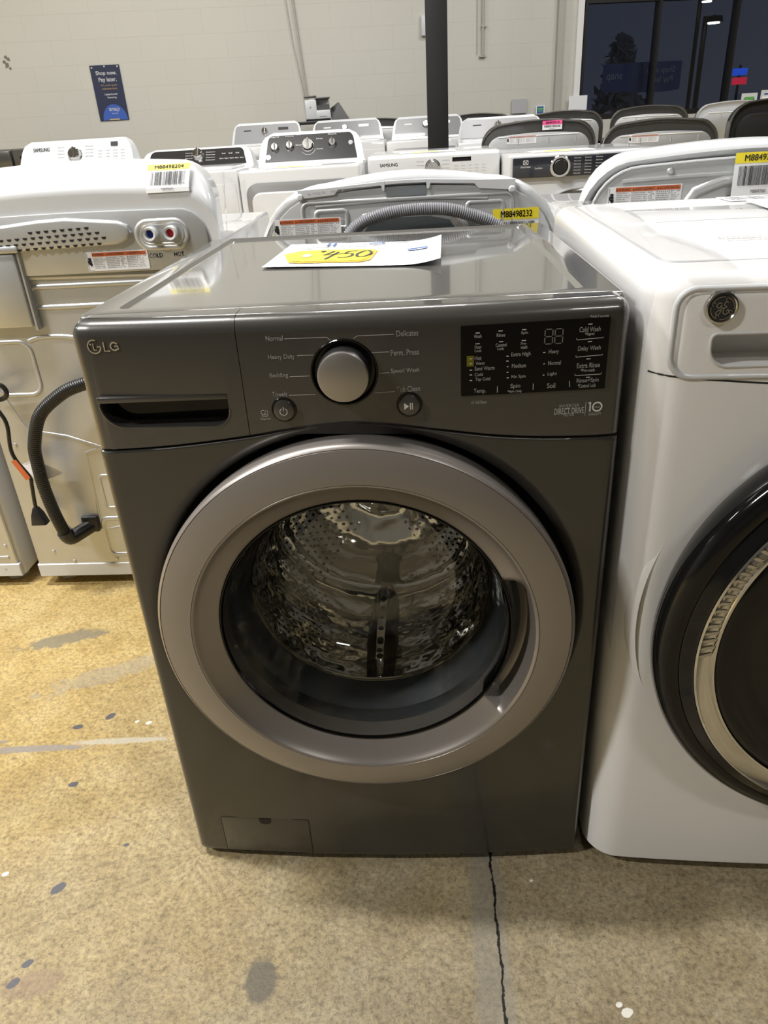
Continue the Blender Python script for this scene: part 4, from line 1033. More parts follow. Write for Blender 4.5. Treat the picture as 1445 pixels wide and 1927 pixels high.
ridge(bm, [(.24, .43), (.34, .46), (.42, .45), (.47, .36), (.45, .28), (.30, .20), (.23, .19)], -.006, .003); ridge(bm, [(.06, .60), (.10, .50), (.20, .48), (.30, .44)], -.006, .003, False)
ridge(bm, rrect(.26, .31, .26, .36, .01, 3), -.006, .003); ridge(bm, rrect(.315, .375, .245, .345, .012, 3), -.006, .0035); ridge(bm, rrect(.30, .40, .17, .235, .02, 4), -.006, .004)
ridge(bm, rrect(.235, .315, .105, .225, .018, 4), -.006, .005); ridge(bm, rrect(.345, .40, .145, .165, .008, 3), -.006, .003); ridge(bm, rrect(.34, .41, .10, .125, .008, 3), -.006, .003)
for (x, z) in ((.11, .345), (.05, .46), (.36, .09), (.12, .085), (.25, .09), (.065, .12), (.025, .75)): disc_lathe(bm, [(0, -.010), (.005, -.009), (.006, -.005), (0, -.005)], (x, 0, z), 'y', 12)
obj('pressed_ribs', bm, M['zinc'], bp)
bm = NB()
box(bm, .075, .205, -.030, -.004, .78, .955, .006, 2); cc = obj('cable_cover', bm, M['zinc'], lw)
bm = NB(); box(bm, .205, .216, -.024, -.004, .77, .955, .003, 1); box(bm, .06, .22, -.034, -.004, .955, .972, .006, 2); obj('cover_flange', bm, M['zinc'], cc)
# drain hose with elbow
bm = NB(); corrugated(bm, [(.156, -.070, .205), (.147, -.080, .283), (.139, -.080, .368), (.141, -.080, .437), (.148, -.080, .488), (.182, -.080, .564), (.236, -.080, .610), (.301, -.080, .641), (.42, -.075, .66), (.53, -.065, .62), (.60, -.050, .52), (.625, -.030, .40), (.63, -.004, .34)], .0165, .006, .0006); dh = obj('drain_hose', bm, M['hose'], lw)
bm = NB(); tube(bm, smooth_path([(.154, -.072, .222), (.160, -.060, .196), (.182, -.035, .200), (.205, -.004, .206)], 5), .021, 14); box(bm, .180, .228, -.020, -.002, .188, .238, .006); obj('hose_elbow', bm, M['black_plastic'], dh)
bm = NB(); tube(bm, smooth_path([(.02, -.045, .62), (.06, -.055, .640), (.090, -.055, .644), (.101, -.055, .625), (.085, -.05, .607), (.04, -.045, .60)], 8), .0065, 8)
tube(bm, smooth_path([(.04, -.045, .60), (.067, -.055, .57), (.075, -.055, .533), (.065, -.055, .471), (.070, -.055, .434), (.093, -.055, .384), (.092, -.055, .362), (.085, -.055, .311), (.083, -.055, .285)], 8), .0052, 8); pc = obj('power_cord', bm, M['hose'], lw)
bm = NB(); loft(bm, [[(.083 + p[0] * .5, -.055 + p[1] * .5, .292) for p in rrect(-.014, .014, -.014, .014, .004, 2)], [(.083 + p[0], -.055 + p[1], .272) for p in rrect(-.014, .014, -.014, .014, .004, 2)], [(.084 + p[0] * 1.1, -.055 + p[1] * 1.1, .242) for p in rrect(-.020, .020, -.013, .013, .004, 2)]]); obj('plug', bm, M['black_plastic'], pc)
bm = NB(); loft(bm, [[(.060, -.063, .436), (.074, -.063, .440), (.074, -.062, .440), (.060, -.062, .436)], [(.086, -.065, .380), (.100, -.065, .386), (.100, -.064, .386), (.086, -.064, .380)]]); tgb = obj('cord_tag', bm, M['orange'], pc)
bm = NB(); loft(bm, [[(.086, -.060, .425), (.122, -.062, .440), (.122, -.061, .440), (.086, -.059, .425)], [(.118, -.065, .372), (.195, -.060, .395), (.195, -.059, .395), (.118, -.064, .372)]]); obj('tag_leaf', bm, M['paper'], tgb)
feet(lw, .69, .67, .034)
stock_sticker(ho, 'M88498204', .548, .648, 1.068, 1.124, lambda u, v, l: (u, (-.0085 + (v - 1.084) * 1.0 if v > 1.084 else -.0138 + max(0, v - 1.075) * .58) - l, v + l * .7), 'M88498204', .20, seed=2)
# wrap hanging from that washer's corner
bm = NB(); rings = []
for j in range(14):
    u = j / 13; z = 1.10 - u * .32; rings.append([(-.735 + .700 + .008 + .075 * k / 8 * (.6 + u * .4) + .006 * math.sin(k * 2.1 + u * 9), .955 + .09 * k / 8 + .012 * math.sin(k * 1.7 + u * 7), z - .03 * k / 8 + .008 * math.sin(u * 13 + k)) for k in range(9)])
loft(bm, rings, cap=False, closed=False); o = obj('plastic_wrap', bm, M['wrap'], angle=40); tag(o, 'crumpled clear plastic wrap hanging between the left washer and the dryer behind', 'plastic wrap')

# --- far left neighbour
l2 = thing('washing_machine', 'white top-load washer at the left edge, seen from behind, mostly out of frame', 'washing machine', (-1.475, .93, 0))
bm = NB(); box(bm, 0, .690, .004, .67, .032, .955, .010, 2); obj('cabinet', bm, M['white'], l2)
bm = NB(); hood(bm, .0, .69, .93, [(-.012, .004, 1.072), (-.006, .0, 1.092), (.050, .012, 1.138), (.16, .030, 1.140), (.20, .05, 1.06)], .085, .010); obj('console_hood', bm, M['white_plastic'], l2, angle=50)
bm = NB(); box(bm, .010, .680, -.006, .006, .07, .93, .003, 1); b2 = obj('back_panel', bm, M['zinc'], l2)
bm = NB(); ridge(bm, rrect(.50, .64, .20, .45, .03, 5), -.006, .005); ridge(bm, [(.45, .10), (.66, .10)], -.006, .004, False)
for (x, z) in ((.66, .14), (.60, .085), (.64, .06), (.655, .30)): disc_lathe(bm, [(0, -.010), (.005, -.009), (.006, -.005), (0, -.005)], (x, 0, z), 'y', 12)
obj('pressed_ribs', bm, M['zinc'], b2)
bm = NB(); box(bm, .004, .686, -.009, .004, .035, .078, .002, 1); obj('bottom_rail', bm, M['white'], l2)
feet(l2, .69, .67, .034)

# --- dryer right behind the grey washer
dy = thing('clothes_dryer', 'white clothes dryer seen from behind with a grey corrugated hose, right behind the grey washer', 'dryer', (.067, .900, 0))
bm = NB(); box(bm, 0, .680, .004, .70, .032, .94, .010, 2); obj('cabinet', bm, M['white'], dy)
bm = NB(); hood(bm, .0, .682, .88, [(.004, .010, 1.052), (-.010, .004, 1.060), (-.014, .0, 1.068), (-.010, -.002, 1.078), (.006, -.001, 1.084), (.06, .012, 1.085), (.15, .03, 1.08), (.19, .05, 1.02)], .150, .018); ho = obj('console_hood', bm, M['white_plastic'], dy, angle=50)
bm = NB(); slab(bm, dome(.014, .668, .86, 1.056, .140, .010), -.0170, -.004, 'xz', .002, 2); hp = obj('upper_back_plate', bm, M['zinc'], dy)
bm = NB(); box(bm, .01, .670, -.006, .006, .05, .87, .003, 1); obj('back_panel', bm, M['zinc'], dy)
def crown(x): return .010 * math.sin(PI * min(1, max(0, (x - .15) / .38)))
fl_pts = []
bm = NB()                                                    # white flange overlapping the metal, with two cut-outs
edge = [(.095, 1.046), (.105, 1.040), (.185, 1.047), (.192, 1.058), (.285, 1.061), (.291, 1.043), (.292, 1.043)]
def flange(pts): 
    top = [(x, 1.059 + crown(x)) for x, z in reversed(pts)]
    slab(bm, pts + top, -.0205, -.012, 'xz', .0010, 1)
flange([(.098, 1.040), (.180, 1.045), (.190, 1.0555), (.285, 1.059), (.289, 1.048), (.292, 1.048), (.294, 1.0605)])
flange([(.385, 1.0605), (.387, 1.048), (.391, 1.048), (.395, 1.059), (.490, 1.0535), (.500, 1.043), (.580, 1.036)])
flange([(.294, 1.0605), (.34, 1.0615), (.385, 1.0605)])
for x in (.103, .573): disc_lathe(bm, [(0, -.0245), (.005, -.024), (.008, -.0205), (0, -.0205)], (x, 0, 1.044 if x < .3 else 1.038), 'y', 14)
obj('hood_flange', bm, M['white_plastic'], ho)
bm = NB(); f = fl(-.0211)
for k, (a, b) in enumerate(((.120, .128), (.132, .150), (.153, .160), (.172, .184), (.198, .200))): text(bm, ('MTG:', 'MAT:PP INTEGRATED', '2022', 'WT20/1', '1')[k], a, b, 1.0475 + k * .0012, 1.0515 + k * .0012, f)
flat('moulded_marks', bm, M['ink_grey'], ho)
bm = NB(); box(bm, .296, .383, -.0185, -.0165, 1.036, 1.056); obj('hinge_plate', bm, M['zinc_dark'], hp)
bm = NB(); ridge(bm, rrect(.105, .575, .90, 1.030, .014, 4), -.017, .0032); ridge(bm, [(.135, 1.022), (.29, 1.028), (.40, 1.028), (.52, 1.022)], -.017, .0028, False)
ridge(bm, rrect(.135, .205, .975, 1.012, .008, 3), -.017, .004); ridge(bm, [(.205, .90), (.215, .955), (.245, .995), (.30, 1.005), (.40, 1.005), (.445, .995), (.475, .955), (.485, .90)], -.017, .006, False)
ridge(bm, rrect(.475, .555, .975, 1.015, .008, 3), -.017, .0035); obj('pressed_ribs', bm, M['zinc'], hp)
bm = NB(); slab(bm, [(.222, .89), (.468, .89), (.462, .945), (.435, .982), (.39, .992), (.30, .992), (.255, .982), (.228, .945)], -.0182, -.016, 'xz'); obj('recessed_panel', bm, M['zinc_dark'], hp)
warning_label(hp, .036, .190, .958, 1.000, -.0225)
stock_sticker(hp, 'M88498232', .532, .634, .930, .9985, lambda u, v, l: (u, -.0178 - l, v), seed=3, band=.34)
bm = NB(); corrugated(bm, [(.19, -.050, .925), (.215, -.055, .970), (.26, -.060, .997), (.33, -.062, 1.010), (.42, -.062, 1.009), (.48, -.058, .993), (.525, -.054, .975), (.56, -.05, .94), (.58, -.05, .85)], .0130, .0048, .0016); gh = obj('drain_hose', bm, M['hose_grey'], dy)
bm = NB(); slab(bm, [(.030, .940), (.105, .940), (.140, .958), (.10, .962), (.030, .972)], -.0196, -.019, 'xz'); ct = obj('lot_tag', bm, M['cream'], dy, False)
bm = NB(); text(bm, 'E0A88', .05, .088, .947, .961, lambda u, v: (.138 - u, -.0202, v)); flat('mirrored_number', bm, M['ink_grey'], ct)
feet(dy, .68, .70, .034)

# --- dryer behind the white washer on the right
dz = thing('clothes_dryer', 'white clothes dryer seen from behind, just beyond the white washer at the right', 'dryer', (.795, .905, 0))
bm = NB(); box(bm, 0, .700, .004, .70, .032, .96, .010, 2); obj('cabinet', bm, M['white'], dz)
bm = NB(); hood(bm, -.004, .706, .88, [(.004, .012, 1.074), (-.012, .006, 1.084), (-.018, .000, 1.092), (-.012, -.002, 1.102), (.010, -.001, 1.109), (.06, .012, 1.111), (.15, .03, 1.105), (.19, .05, 1.05)], .120, .012); ho = obj('console_hood', bm, M['white_plastic'], dz, angle=50)
bm = NB(); slab(bm, dome(.022, .682, .86, 1.072, .100, .008), -.019, -.006, 'xz', .002, 2); hp = obj('upper_back_plate', bm, M['zinc'], dz)
bm = NB(); tube(bm, [(p[0], -.018, p[1]) for p in dome(.019, .685, .87, 1.075, .103, .008)], .0035, 8, True); obj('plate_bead', bm, M['white_plastic'], ho)
bm = NB(); box(bm, .01, .69, -.006, .006, .05, .87, .003, 1); obj('back_panel', bm, M['zinc'], dz)
bm = NB(); ridge(bm, [(.085, 1.040), (.20, 1.044), (.35, 1.046), (.55, 1.042)], -.019, .004, False)
ridge(bm, [(.208, .90), (.215, .965), (.245, 1.010), (.30, 1.030), (.45, 1.030), (.51, 1.010), (.54, .965), (.545, .90)], -.019, .009, False)
disc_lathe(bm, [(0, -.025), (.005, -.024), (.008, -.019), (0, -.019)], (.185, 0, 1.056), 'y', 14); obj('pressed_ribs', bm, M['zinc'], hp)
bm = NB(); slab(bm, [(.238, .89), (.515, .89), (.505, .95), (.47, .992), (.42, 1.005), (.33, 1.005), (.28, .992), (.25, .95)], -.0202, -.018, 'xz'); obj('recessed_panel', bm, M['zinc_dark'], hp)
warning_label(hp, .056, .214, .985, 1.030, -.0196)
stock_sticker(dz, 'M88497084', .315, .425, .998, 1.085, lambda u, v, l: (u, -.034 - .004 * math.sin((u - .315) * 18) - l + (v - 1.0) * .05, v), seed=5, band=.24)
feet(dz, .70, .70, .034)

# --- generic machine with its back to us (row beyond the aisle and further rows)
def back_unit(x, y, w_, zt, m_hood, label, cat='dryer', plate='zinc', r=.12, lab=True, pink=False, group=None, rot=0, z0=.90):
    t = thing('clothes_dryer' if cat == 'dryer' else 'washing_machine', label, cat, (x, y, 0), rot, group)
    bm = NB(); box(bm, 0, w_, .004, .68, .032, .96, .010, 2); obj('cabinet', bm, M[m_hood], t)
    bm = NB(); hood(bm, 0, w_, .92, [(.004, .012, zt - .022), (-.012, .006, zt - .012), (-.018, .0, zt - .006), (.0, .0, zt), (.05, .012, zt), (.14, .03, zt - .01), (.18, .05, zt - .07)], r, .014); ho = obj('console_hood', bm, M[m_hood], t, angle=50)
    bm = NB(); slab(bm, dome(.035, w_ - .035, z0, zt - .070, r * .70, .010), -.022, -.006, 'xz', .002, 2); hp = obj('upper_back_plate', bm, M[plate], t)
    bm = NB(); box(bm, .01, w_ - .01, -.006, .006, .05, .93, .003, 1); obj('back_panel', bm, M['zinc'], t)
    bm = NB()
    for xx in (.22, .40, .56): ridge(bm, [(w_ * xx / .68, zt - .098), (w_ * xx / .68, zt - .13)], -.022, .0028, False)
    ridge(bm, [(.10, zt - .088), (w_ - .10, zt - .088)], -.022, .003, False); obj('pressed_ribs', bm, M[plate], hp)
    if lab: warning_label(hp, w_ * .22, w_ * .48, zt - .125, zt - .082, -.0228)
    if pink: stock_sticker(t, '88497510', w_ * .53, w_ * .70, zt - .060, zt - .012, lambda u, v, l: (u, -.0195 - l, v), seed=8, band=.45, m='pink')
    feet(t, w_, .68, .034); return t
back_unit(.805, 4.05, .675, 1.158, 'dark_grey', 'dark grey dryer seen from behind with a pink sticker on its hood', pink=True, group=None)
back_unit(1.53, 4.08, .675, 1.125, 'dark_grey', 'dark grey dryer seen from behind, between the pink-stickered one and the black hooded one')
back_unit(2.235, 4.0, .69, 1.20, 'charcoal', 'tall black-hooded dryer seen from behind at the right edge', lab=False, plate='black_plastic')
back_unit(1.36, 6.35, .66, 1.205, 'dark_grey', 'dark grey dryer seen from behind beside the green card near the far wall', lab=False)
back_unit(2.08, 6.35, .66, 1.205, 'dark_grey', 'dark grey dryer seen from behind under the left part of the dark window', lab=False)
back_unit(2.85, 6.50, .66, 1.200, 'white', 'white dryer seen from behind near the window, below the white notice card', lab=False)
back_unit(3.56, 6.50, .66, 1.195, 'white', 'white dryer seen from behind near the right window bay, right end of its row', lab=False)

# ================================================================ machines facing us in the middle rows
def knob(parent, x, y, z, r, m='steel', tilt=0.0, name='knob'):
    bm = NB(); t2 = NB(); disc_lathe(t2, [(0, -.026), (r * .80, -.026), (r * .92, -.022), (r, -.004), (r * 1.12, 0), (0, 0)], (0, 0, 0), 'y', 32)
    box(t2, -r * .16, r * .16, -.034, -.02, -r * .85, r * .85, .002, 1)
    merge(bm, t2, Matrix.Translation((x, y, z)) @ Matrix.Rotation(tilt, 4, 'X')); return obj(name, bm, M[m], parent)

def top_load(x, y, w_, zd, zt, panel, label, cons=(.03, .03), cat='washing machine', style='samsung', group=None, grow=.10, front=True, name=None):
    """x left, y front face, zd deck height, zt console top"""
    t = thing(name or ('washing_machine' if cat == 'washing machine' else 'clothes_dryer'), label, cat, (x, y, 0), 0, group)
    bm = NB(); box(bm, 0, w_, 0, .68, .032, zd, .012, 2); obj('cabinet', bm, M['white'], t)
    if cat == 'washing machine':
        bm = NB(); slab(bm, rrect(.03, w_ - .03, .02, .46, .04, 5), zd + .014, zd - .004, 'xy', .010, 3); obj('lid', bm, M['white'], t)
        bm = NB(); slab(bm, rrect(.012, w_ - .012, .80 if zd > .9 else .7, zd - .06, .01, 3), -.003, .002, 'xz', .002, 2); obj('front_bead', bm, M['white'], t)
    else:
        bm = NB(); slab(bm, rrect(.055, w_ - .055, .34, zd - .10, .05, 6), -.012, .002, 'xz', .008, 3); dr_ = obj('door', bm, M['white'], t)
        bm = NB(); slab(bm, rrect(.03, w_ - .03, .30, zd - .055, .06, 6), -.003, .002, 'xz', .003, 2); obj('door_surround', bm, M['silver_panel'], t)
    a, b = cons; x0 = a; x1 = w_ - b; yb = .64
    # sloping console face: lower edge nearer to us
    yl, yu = .475, .555
    R_ = grow * .5
    def face(u, v, l=0):   # u across in metres, v 0..1 up the face
        n = Vector((0, -(zt - zd), (yu - yl))).normalized(); return (u, yl + (yu - yl) * v + n.y * l, zd + (zt - zd) * v + n.z * l)
    rings = []
    for k in range(9):
        v = k / 8; ins = .028 * v + (R_ * (1 - math.sqrt(max(0, 1 - max(0, (v - .55) / .45) ** 2))))
        yy = face(0, v)[1]; zz = face(0, v)[2]
        if k == 8: yy += .012
        rings.append([(x0 + ins, yy, zz), (x1 - ins, yy, zz), (x1 - ins - .01, yb, zz), (x0 + ins + .01, yb, zz)])
    bm = NB(); loft(bm, rings); obj('console', bm, M['white_plastic'], t, angle=40)
    H = math.hypot(zt - zd, yu - yl)
    mg = .022 if style in 'wd' else .040
    m0, m1 = x0 + mg, x1 - mg
    sc = face
    if panel != 'white_plastic':
        bm = NB(); o2 = [(p[0], p[1]) for p in rrect(m0, m1, .10, .90, 0, 1)]
        n = 7; q = [(m0, .10), (m1, .10)] + [(m1 - .015 - .03 * (1 - math.cos(a)) + .00, .60 + .30 * math.sin(a)) for a in [.5 * PI * k / n for k in range(n + 1)]] + [(m0 + .015 + .03 * (1 - math.cos(a)), .60 + .30 * math.sin(a)) for a in [.5 * PI * k / n for k in range(n, -1, -1)]]
        loft(bm, [[sc(p[0], p[1], .003) for p in q], [sc(p[0], p[1], -.001) for p in q]]); obj('console_face', bm, M[panel], t)
    tilt = -math.atan2(yu - yl, zt - zd); ink = 'ink' if panel in ('white_plastic', 'silver_panel') else 'print'
    bm = NB(); f = lambda u, v: sc(u, v, .0045); L = x1 - x0; fx = lambda q: x0 + L * q
    if style == 'samsung':
        text(bm, 'SAMSUNG', fx(.13), fx(.27), .66, .78, f, .0008); text(bm, 'VIBRATION CONTROL', fx(.13), fx(.27), .22, .27, f)
        for j in range(4): text(bm, ('Normal', 'Heavy', 'Bedding', 'Quick')[j], fx(.345), fx(.40), .74 - j * .11, .78 - j * .11, f); text(bm, ('Delicates', 'Activewear', 'Rinse+Spin', 'Self Clean')[j], fx(.58), fx(.65), .74 - j * .11, .78 - j * .11, f)
        for j in range(4):
            for i in range(4): text(bm, ('Warm', 'High', 'Soil', 'Start')[i], fx(.69 + i * .065), fx(.725 + i * .065), .56 - j * .10, .60 - j * .10, f)
        quad(bm, fx(.80), fx(.86), .72, .86, f)
    elif style == 'black':
        text(bm, 'Whirlpool', fx(.24), fx(.40), .30, .48, f, .0008)
        for j in range(4): text(bm, 'Normal', fx(.40), fx(.46), .72 - j * .13, .76 - j * .13, f); text(bm, 'Delicates', fx(.58), fx(.66), .72 - j * .13, .76 - j * .13, f)
        for i in range(5): text(bm, 'Start', fx(.70 + i * .045), fx(.735 + i * .045), .36, .42, f)
        for i in range(3): text(bm, 'Soil', fx(.72 + i * .06), fx(.75 + i * .06), .60, .66, f)
    elif style == 'dials':
        for i, (p_, r_) in enumerate(((.165, .02), (.305, .02), (.475, .032), (.705, .02))):
            text(bm, ('Signal', 'Temperature', 'Cycle', 'Start')[i], fx(p_ - .04), fx(p_ + .04), .84 if i != 2 else .90, .88 if i != 2 else .93, f)
        for i, s_ in enumerate(('Heavy Duty', 'Mixed Load', 'Delicates', 'Timed')): text(bm, s_, fx(.36 if i % 2 else .555), fx(.41 if i % 2 else .615), .40 + .16 * i, .44 + .16 * i, f)
        stroke(bm, arc(0, 0, .042, -.8 * PI, -.1 * PI, 14), .0015, lambda u, v: sc(fx(.475) + u, .50 + v / H, .0045))
    else:
        quad(bm, fx(.18), fx(.28), .63, .68, f); quad(bm, fx(.66), fx(.80), .62, .74, f)
    flat('console_lettering', bm, M[ink], t)
    kz_ = .5
    def kn(q, r_, v=.5, m='steel'): p = sc(fx(q), v, .002); knob(t, p[0], p[1], p[2], r_, m, tilt)
    if style == 'samsung': kn(.49, .036, .5)
    elif style == 'black': kn(.51, .030, .62)
    elif style == 'dials':
        kn(.165, .021, .52); kn(.305, .021, .55); kn(.475, .032, .56); kn(.705, .021, .58)
        p = sc(fx(.875), .56, .002); t2 = NB(); disc_lathe(t2, [(0, -.008), (.012, -.008), (.014, 0), (0, 0)], (0, 0, 0), 'y', 20); bm = NB(); merge(bm, t2, Matrix.Translation(p) @ Matrix.Rotation(tilt, 4, 'X')); obj('start_button', bm, M['silver_panel'], t)
        p = sc(fx(.10), .24, .002); t2 = NB(); disc_lathe(t2, [(0, -.004), (.014, -.004), (.015, 0), (0, 0)], (0, 0, 0), 'y', 20); bm = NB(); merge(bm, t2, Matrix.Translation(p) @ Matrix.Rotation(tilt, 4, 'X')); obj('round_badge', bm, M['steel'], t)
    else: kn(.47, .026, .6)
    feet(t, w_, .68, .034); return t

def sheet_on(x, y, z, label, rz=0.0, w_=.26, d_=.14):
    t = thing('price_sheet', label, 'price sheet', (x, y, z), rz)
    bm = NB(); box(bm, 0, w_, 0, d_, 0, .0012); obj('paper_sheet', bm, M['paper'], t, False)
    bm = NB(); f = lambda u, v: (u, v, .0018); bm.faces.new([bm.verts.new(f(*p)) for p in ((w_ * .15, d_ * .4), (w_ * .25, d_ * .15), (w_ * .7, d_ * .15), (w_ * .7, d_ * .65), (w_ * .25, d_ * .65))]); flat('yellow_tag', bm, M['yellow'], t)
    return t

top_load(-1.815, 3.05, .687, 1.045, 1.195, 'white_plastic', 'white top-load washer with a white console and round chrome dial, left in the middle row', (.012, .012), style='samsung', grow=.08)
top_load(-1.126, 3.05, .660, 1.02, 1.118, 'charcoal', 'white top-load washer with a wide black console, second from the left in the middle row', (.010, .010), style='black', grow=.10)
top_load(-.462, 3.05, .600, 1.012, 1.168, 'charcoal', 'white dryer with a black console of four silver knobs, in the middle row', (.010, .002), cat='dryer', style='dials', grow=.12)
sheet_on(-1.70, 3.18, 1.061, 'white price sheet with a yellow tag below the leftmost white console', .0, .28, .22)
sheet_on(-.34, 3.12, 1.013, 'white price sheet with a yellow tag in front of the four-knob black console', .05, .28, .16)

# front-control washer, white
fw = thing('washing_machine', 'white front-control washer with a chrome dial and small black display, left of the black-panelled one', 'washing machine', (.166, 3.265, 0))
bm = NB(); box(bm, 0, .68, .02, .74, .032, 1.035, .012, 3); obj('cabinet', bm, M['white'], fw)
bm = NB(); box(bm, .004, .676, -.014, .03, .885, 1.030, .012, 3); obj('control_panel', bm, M['white_plastic'], fw)
bm = NB(); f = fl(-.0148); text(bm, 'SAMSUNG', .065, .155, .985, 1.000, f, .0008)
for j in range(5): text(bm, 'Normal', .255, .29, .998 - j * .018, 1.003 - j * .018, f); text(bm, 'Bedding', .385, .42, .998 - j * .018, 1.003 - j * .018, f)
for i in range(5):
    for j in range(4): text(bm, 'Warm', .445 + i * .035, .465 + i * .035, .970 - j * .014, .974 - j * .014, f)
flat('printed_lettering', bm, M['ink_grey'], fw)
bm = NB(); box(bm, .435, .53, -.0155, -.010, .993, 1.012, .001); obj('display_window', bm, M['black_gloss'], fw)
knob(fw, .335, -.014, .970, .036)
bm = NB(); lathe(bm, [(.25, .02), (.25, -.02), (.235, -.035), (.20, -.04), (.19, -.02), (.17, .0), (.0005, .01)], (.34, 0, .50), 'y', 64); obj('door', bm, M['silver_panel'], fw)
feet(fw, .68, .74, .034)
sheet_on(.33, 3.39, 1.0362, 'white price sheet with a yellow tag lying on the white front-control washer', .03, .30, .20)

# front-control washer with a dark panel
ew = thing('washing_machine', 'white front-load washer with a dark slate control panel and big chrome dial', 'washing machine', (.852, 2.92, 0))
bm = NB(); box(bm, 0, .69, .02, .76, .032, 1.018, .012, 3); obj('cabinet', bm, M['white'], ew)
bm = NB(); box(bm, .018, .672, -.006, .03, .918, 1.005, .004, 2); pn = obj('control_panel', bm, M['navy_panel'], ew)
bm = NB(); lathe(bm, [(.048, .0), (.048, -.014), (.045, -.018), (.036, -.018), (.033, -.012), (.032, 0)], (.235, -.006, .962), 'y', 48); kk = obj('dial_ring', bm, M['chrome'], ew)
bm = NB(); disc_lathe(bm, [(0, -.030), (.028, -.030), (.031, -.026), (.032, .0), (0, .0)], (.235, -.006, .962), 'y', 40); obj('dial_knob', bm, M['black_plastic'], kk)
bm = NB(); f = fl(-.0072); text(bm, 'Electrolux', .055, .10, .963, .971, f)
stroke(bm, rrect(.066, .088, .976, .994, .001, 1) + [(.066, .976)], .002, f); stroke(bm, [(.066, .976), (.088, .994)], .002, f); stroke(bm, [(.066, .994), (.088, .976)], .002, f)
text(bm, 'SmartBoost', .12, .155, .955, .963, f)
for j in range(6):
    for i in range(3): text(bm, ('Normal', 'Delicate', 'Stain')[i], .30 + i * .05, .33 + i * .05, .992 - j * .013, .997 - j * .013, f)
flat('printed_lettering', bm, M['print'], pn)
bm = NB(); lathe(bm, [(.30, .02), (.30, -.012), (.285, -.026), (.265, -.030), (.255, -.020), (.250, .004)], (.345, 0, .565), 'y', 90); obj('door_ring', bm, M['steel'], ew)
bm = NB(); lathe(bm, [(.252, -.002), (.22, -.012), (.10, -.016), (.0005, -.018)], (.345, 0, .565), 'y', 60); obj('door_glass', bm, M['black_gloss'], ew)
feet(ew, .69, .76, .034)
sheet_on(.98, 3.05, 1.019, 'white price sheet with a yellow tag lying on the slate-panelled front-load washer', .02, .30, .20)

# far row facing us
top_load(-1.235, 5.72, .69, 1.075, 1.250, 'silver_panel', 'white dryer with a silver console and dark dial, leftmost of the far row', (.03, .03), cat='dryer', style='w', grow=.08)
top_load(-.535, 5.72, .69, 1.065, 1.235, 'mid_panel', 'white washer with a grey console in the far row, in front of the printer', (.03, .03), cat='washing machine', style='w', grow=.08)
top_load(.165, 5.72, .69, 1.055, 1.225, 'mid_panel', 'white dryer with a grey console in the far row, just left of the black column', (.03, .03), cat='dryer', style='d', grow=.08)
top_load(.700, 4.79, .68, 1.035, 1.185, 'silver_panel', 'white top-load washer with a pale console, right of the black column', (.02, .02), cat='washing machine', style='w', grow=.10)
sheet_on(-1.05, 6.0, 1.0765, 'white price sheet with a yellow tag on the leftmost machine of the far row', 0, .30, .15)
sheet_on(-.36, 5.9, 1.0795, 'white price sheet with a yellow tag on the washer in front of the printer', 0, .30, .15)
sheet_on(.27, 5.85, 1.0565, 'white price sheet with a yellow tag on the far dryer beside the black column', 0, .26, .15)
# machines behind the far row, backs to us are hidden: only their hoods show
back_unit(-.30, 6.62, .67, 1.235, 'dark_grey', 'dark grey machine behind the far row, under the printer', lab=False)
back_unit(.62, 6.62, .66, 1.225, 'dark_grey', 'dark grey machine behind the pale console, left of the grey wall card', lab=False)

# dark front loaders at the left edge
def dark_front(x, y, label):
    t = thing('washing_machine', label, 'washing machine', (x, y, 0))
    bm = NB(); box(bm, 0, .68, .03, .76, .032, .175, .008, 2); obj('pedestal', bm, M['dark_grey'], t)
    bm = NB(); box(bm, 0, .68, .02, .76, .178, 1.165, .012, 2); obj('cabinet', bm, M['dark_grey'], t)
    bm = NB(); box(bm, .004, .676, -.008, .03, 1.035, 1.158, .010, 2); obj('control_panel', bm, M['dark_grey'], t)
    bm = NB(); disc_lathe(bm, [(0, -.03), (.03, -.03), (.034, 0), (0, 0)], (.34, -.008, 1.10), 'y', 28); obj('knob', bm, M['steel'], t)
    bm = NB(); box(bm, .06, .16, -.0095, -.006, 1.09, 1.11, .001); obj('display_window', bm, M['display_black'], t)
    bm = NB(); lathe(bm, [(.27, .02), (.27, -.02), (.25, -.035), (.215, -.03), (.20, .0)], (.34, 0, .75), 'y', 64); obj('door_ring', bm, M['charcoal'], t)
    bm = NB(); lathe(bm, [(.205, .0), (.16, .015), (.0005, .02)], (.34, 0, .75), 'y', 48); obj('door_glass', bm, M['black_gloss'], t)
    feet(t, .68, .76, .034); return t
dark_front(-2.775, 5.4, 'dark grey front-load machine at the left edge, half hidden behind the leftmost white console')
dark_front(-3.465, 5.4, 'dark grey front-load machine at the very left edge, left of its twin')

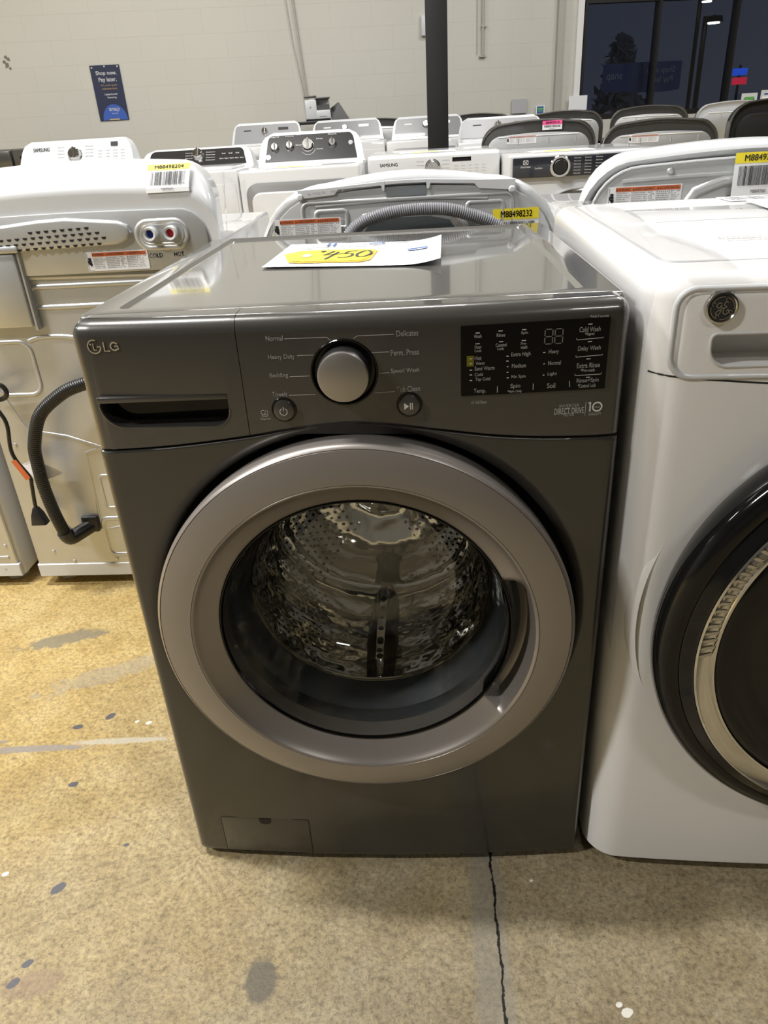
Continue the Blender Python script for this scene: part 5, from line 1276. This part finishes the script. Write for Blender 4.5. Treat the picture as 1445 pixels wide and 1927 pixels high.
# printer on the wall side machine
pr = thing('printer', 'small white and grey office printer standing by the far wall', 'printer', (-.635, 6.95, 1.256), math.radians(8))
bm = NB(); box(bm, 0, .11, 0, .22, 0, .165, .010, 2); box(bm, .10, .235, 0, .22, 0, .075, .010, 2); box(bm, .10, .235, .10, .22, .07, .165, .01, 2); obj('body', bm, M['white_plastic'], pr)
bm = NB(); box(bm, .104, .232, .04, .10, .078, .12, .004, 1); obj('output_bay', bm, M['mid_panel'], pr)
bm = NB(); box(bm, -.004, .115, -.006, .23, .182, .196, .004, 2); box(bm, .10, .24, -.006, .23, .166, .180, .004, 2); obj('scanner_lid', bm, M['mid_panel'], pr)
bm = NB(); box(bm, .0, .235, .005, .215, -.012, .0, .003, 1); obj('base_tray', bm, M['black_plastic'], pr)
bm = NB(); box(bm, .13, .20, -.002, .002, .018, .024); disc_lathe(bm, [(0, -.003), (.008, -.003), (.008, .002), (0, .002)], (.05, 0, .10), 'y', 12); obj('badge', bm, M['ink_grey'], pr)
ps2 = thing('wall_shelf', 'dark shelf the printer stands on', 'shelf', (-.72, 6.92, 0), math.radians(8))
bm = NB(); box(bm, -.02, .42, -.02, .30, 1.215, 1.241, .003); obj('shelf_board', bm, M['black_plastic'], ps2)
bm = NB(); bm.free()
for lx, ly in ((0, 0), (.37, 0), (0, .25), (.37, .25)):
    bm = NB(); box(bm, lx, lx + .03, ly, ly + .03, 0, 1.215); obj('leg', bm, M['black_plastic'], ps2)
bm = NB(); loft(bm, [[(-.40, 7.02, 1.245), (-.24, 7.04, 1.245), (-.24, 7.16, 1.245), (-.40, 7.14, 1.245)], [(-.41, 7.06, 1.34), (-.33, 7.07, 1.39), (-.33, 7.14, 1.39), (-.41, 7.12, 1.34)]]); o = obj('paper_bag', bm, M['black_plastic']); tag(o, 'dark bag slumped beside the printer on its shelf', 'bag')

# cards on the far wall
def card(x, z0, z1, w_, label, m='paper', off=.02, cat='card', deco=None):
    t = thing('notice_card', label, cat); wall_root(t, x, z0, off)
    bm = NB(); box(bm, 0, w_, -.0015, .0015, 0, z1 - z0); obj('card_sheet', bm, M[m], t, False)
    if deco:
        bm = NB(); f = fl(-.0022); h_ = z1 - z0; deco(bm, w_, h_, f); flat('card_print', bm, M['blue_ink'], t)
    return t
M['card_grey'] = mat('grey_card', (.44, .44, .45), .6)
card(1.40, 1.205, 1.335, .165, 'plain grey card on the wall above the pale-console washer', 'card_grey')
def d_lines(bm, w_, h_, f):
    quad(bm, w_ * .15, w_ * .85, h_ * .76, h_ * .84, f); 
    for j in range(3): quad(bm, w_ * .15, w_ * (.85 - .08 * j), h_ * (.57 - j * .14), h_ * (.60 - j * .14), f)
t = card(1.66, 1.165, 1.265, .095, 'small white-edged card with green and dark print left of the wall pilaster')
bm = NB(); quad(bm, .012, .083, .008, .092, fl(-.0022)); flat('dark_panel', bm, M['blue_ink'], t); bm = NB(); quad(bm, .022, .075, .062, .078, fl(-.003)); quad(bm, .025, .07, .045, .053, fl(-.003)); flat('green_print', bm, M['green'], t)
card(2.00, 1.20, 1.335, .20, 'blank white paper taped on the trim at the left side of the window', 'paper', .05)
def d_card(bm, w_, h_, f): quad(bm, w_ * .16, w_ * .84, h_ * .12, h_ * .72, f)
t = card(3.93, 1.10, 1.265, .185, 'white card with a green and blue panel in the right window bay', 'paper', .03, deco=d_card)
bm = NB(); quad(bm, .185 * .2, .185 * .8, .10, .13, fl(-.003)); quad(bm, .185 * .3, .185 * .7, .04, .08, fl(-.003)); flat('green_print', bm, M['green'], t)
t = card(4.15, 1.10, 1.285, .26, 'white notice card with blue heading at the right edge of the window', 'paper', .03, deco=d_lines)
t = card(2.62 + .58, 1.085, 1.215, .13, 'price tag sheet with pale blue print standing among the far machines', 'paper', 1.55, deco=d_lines)
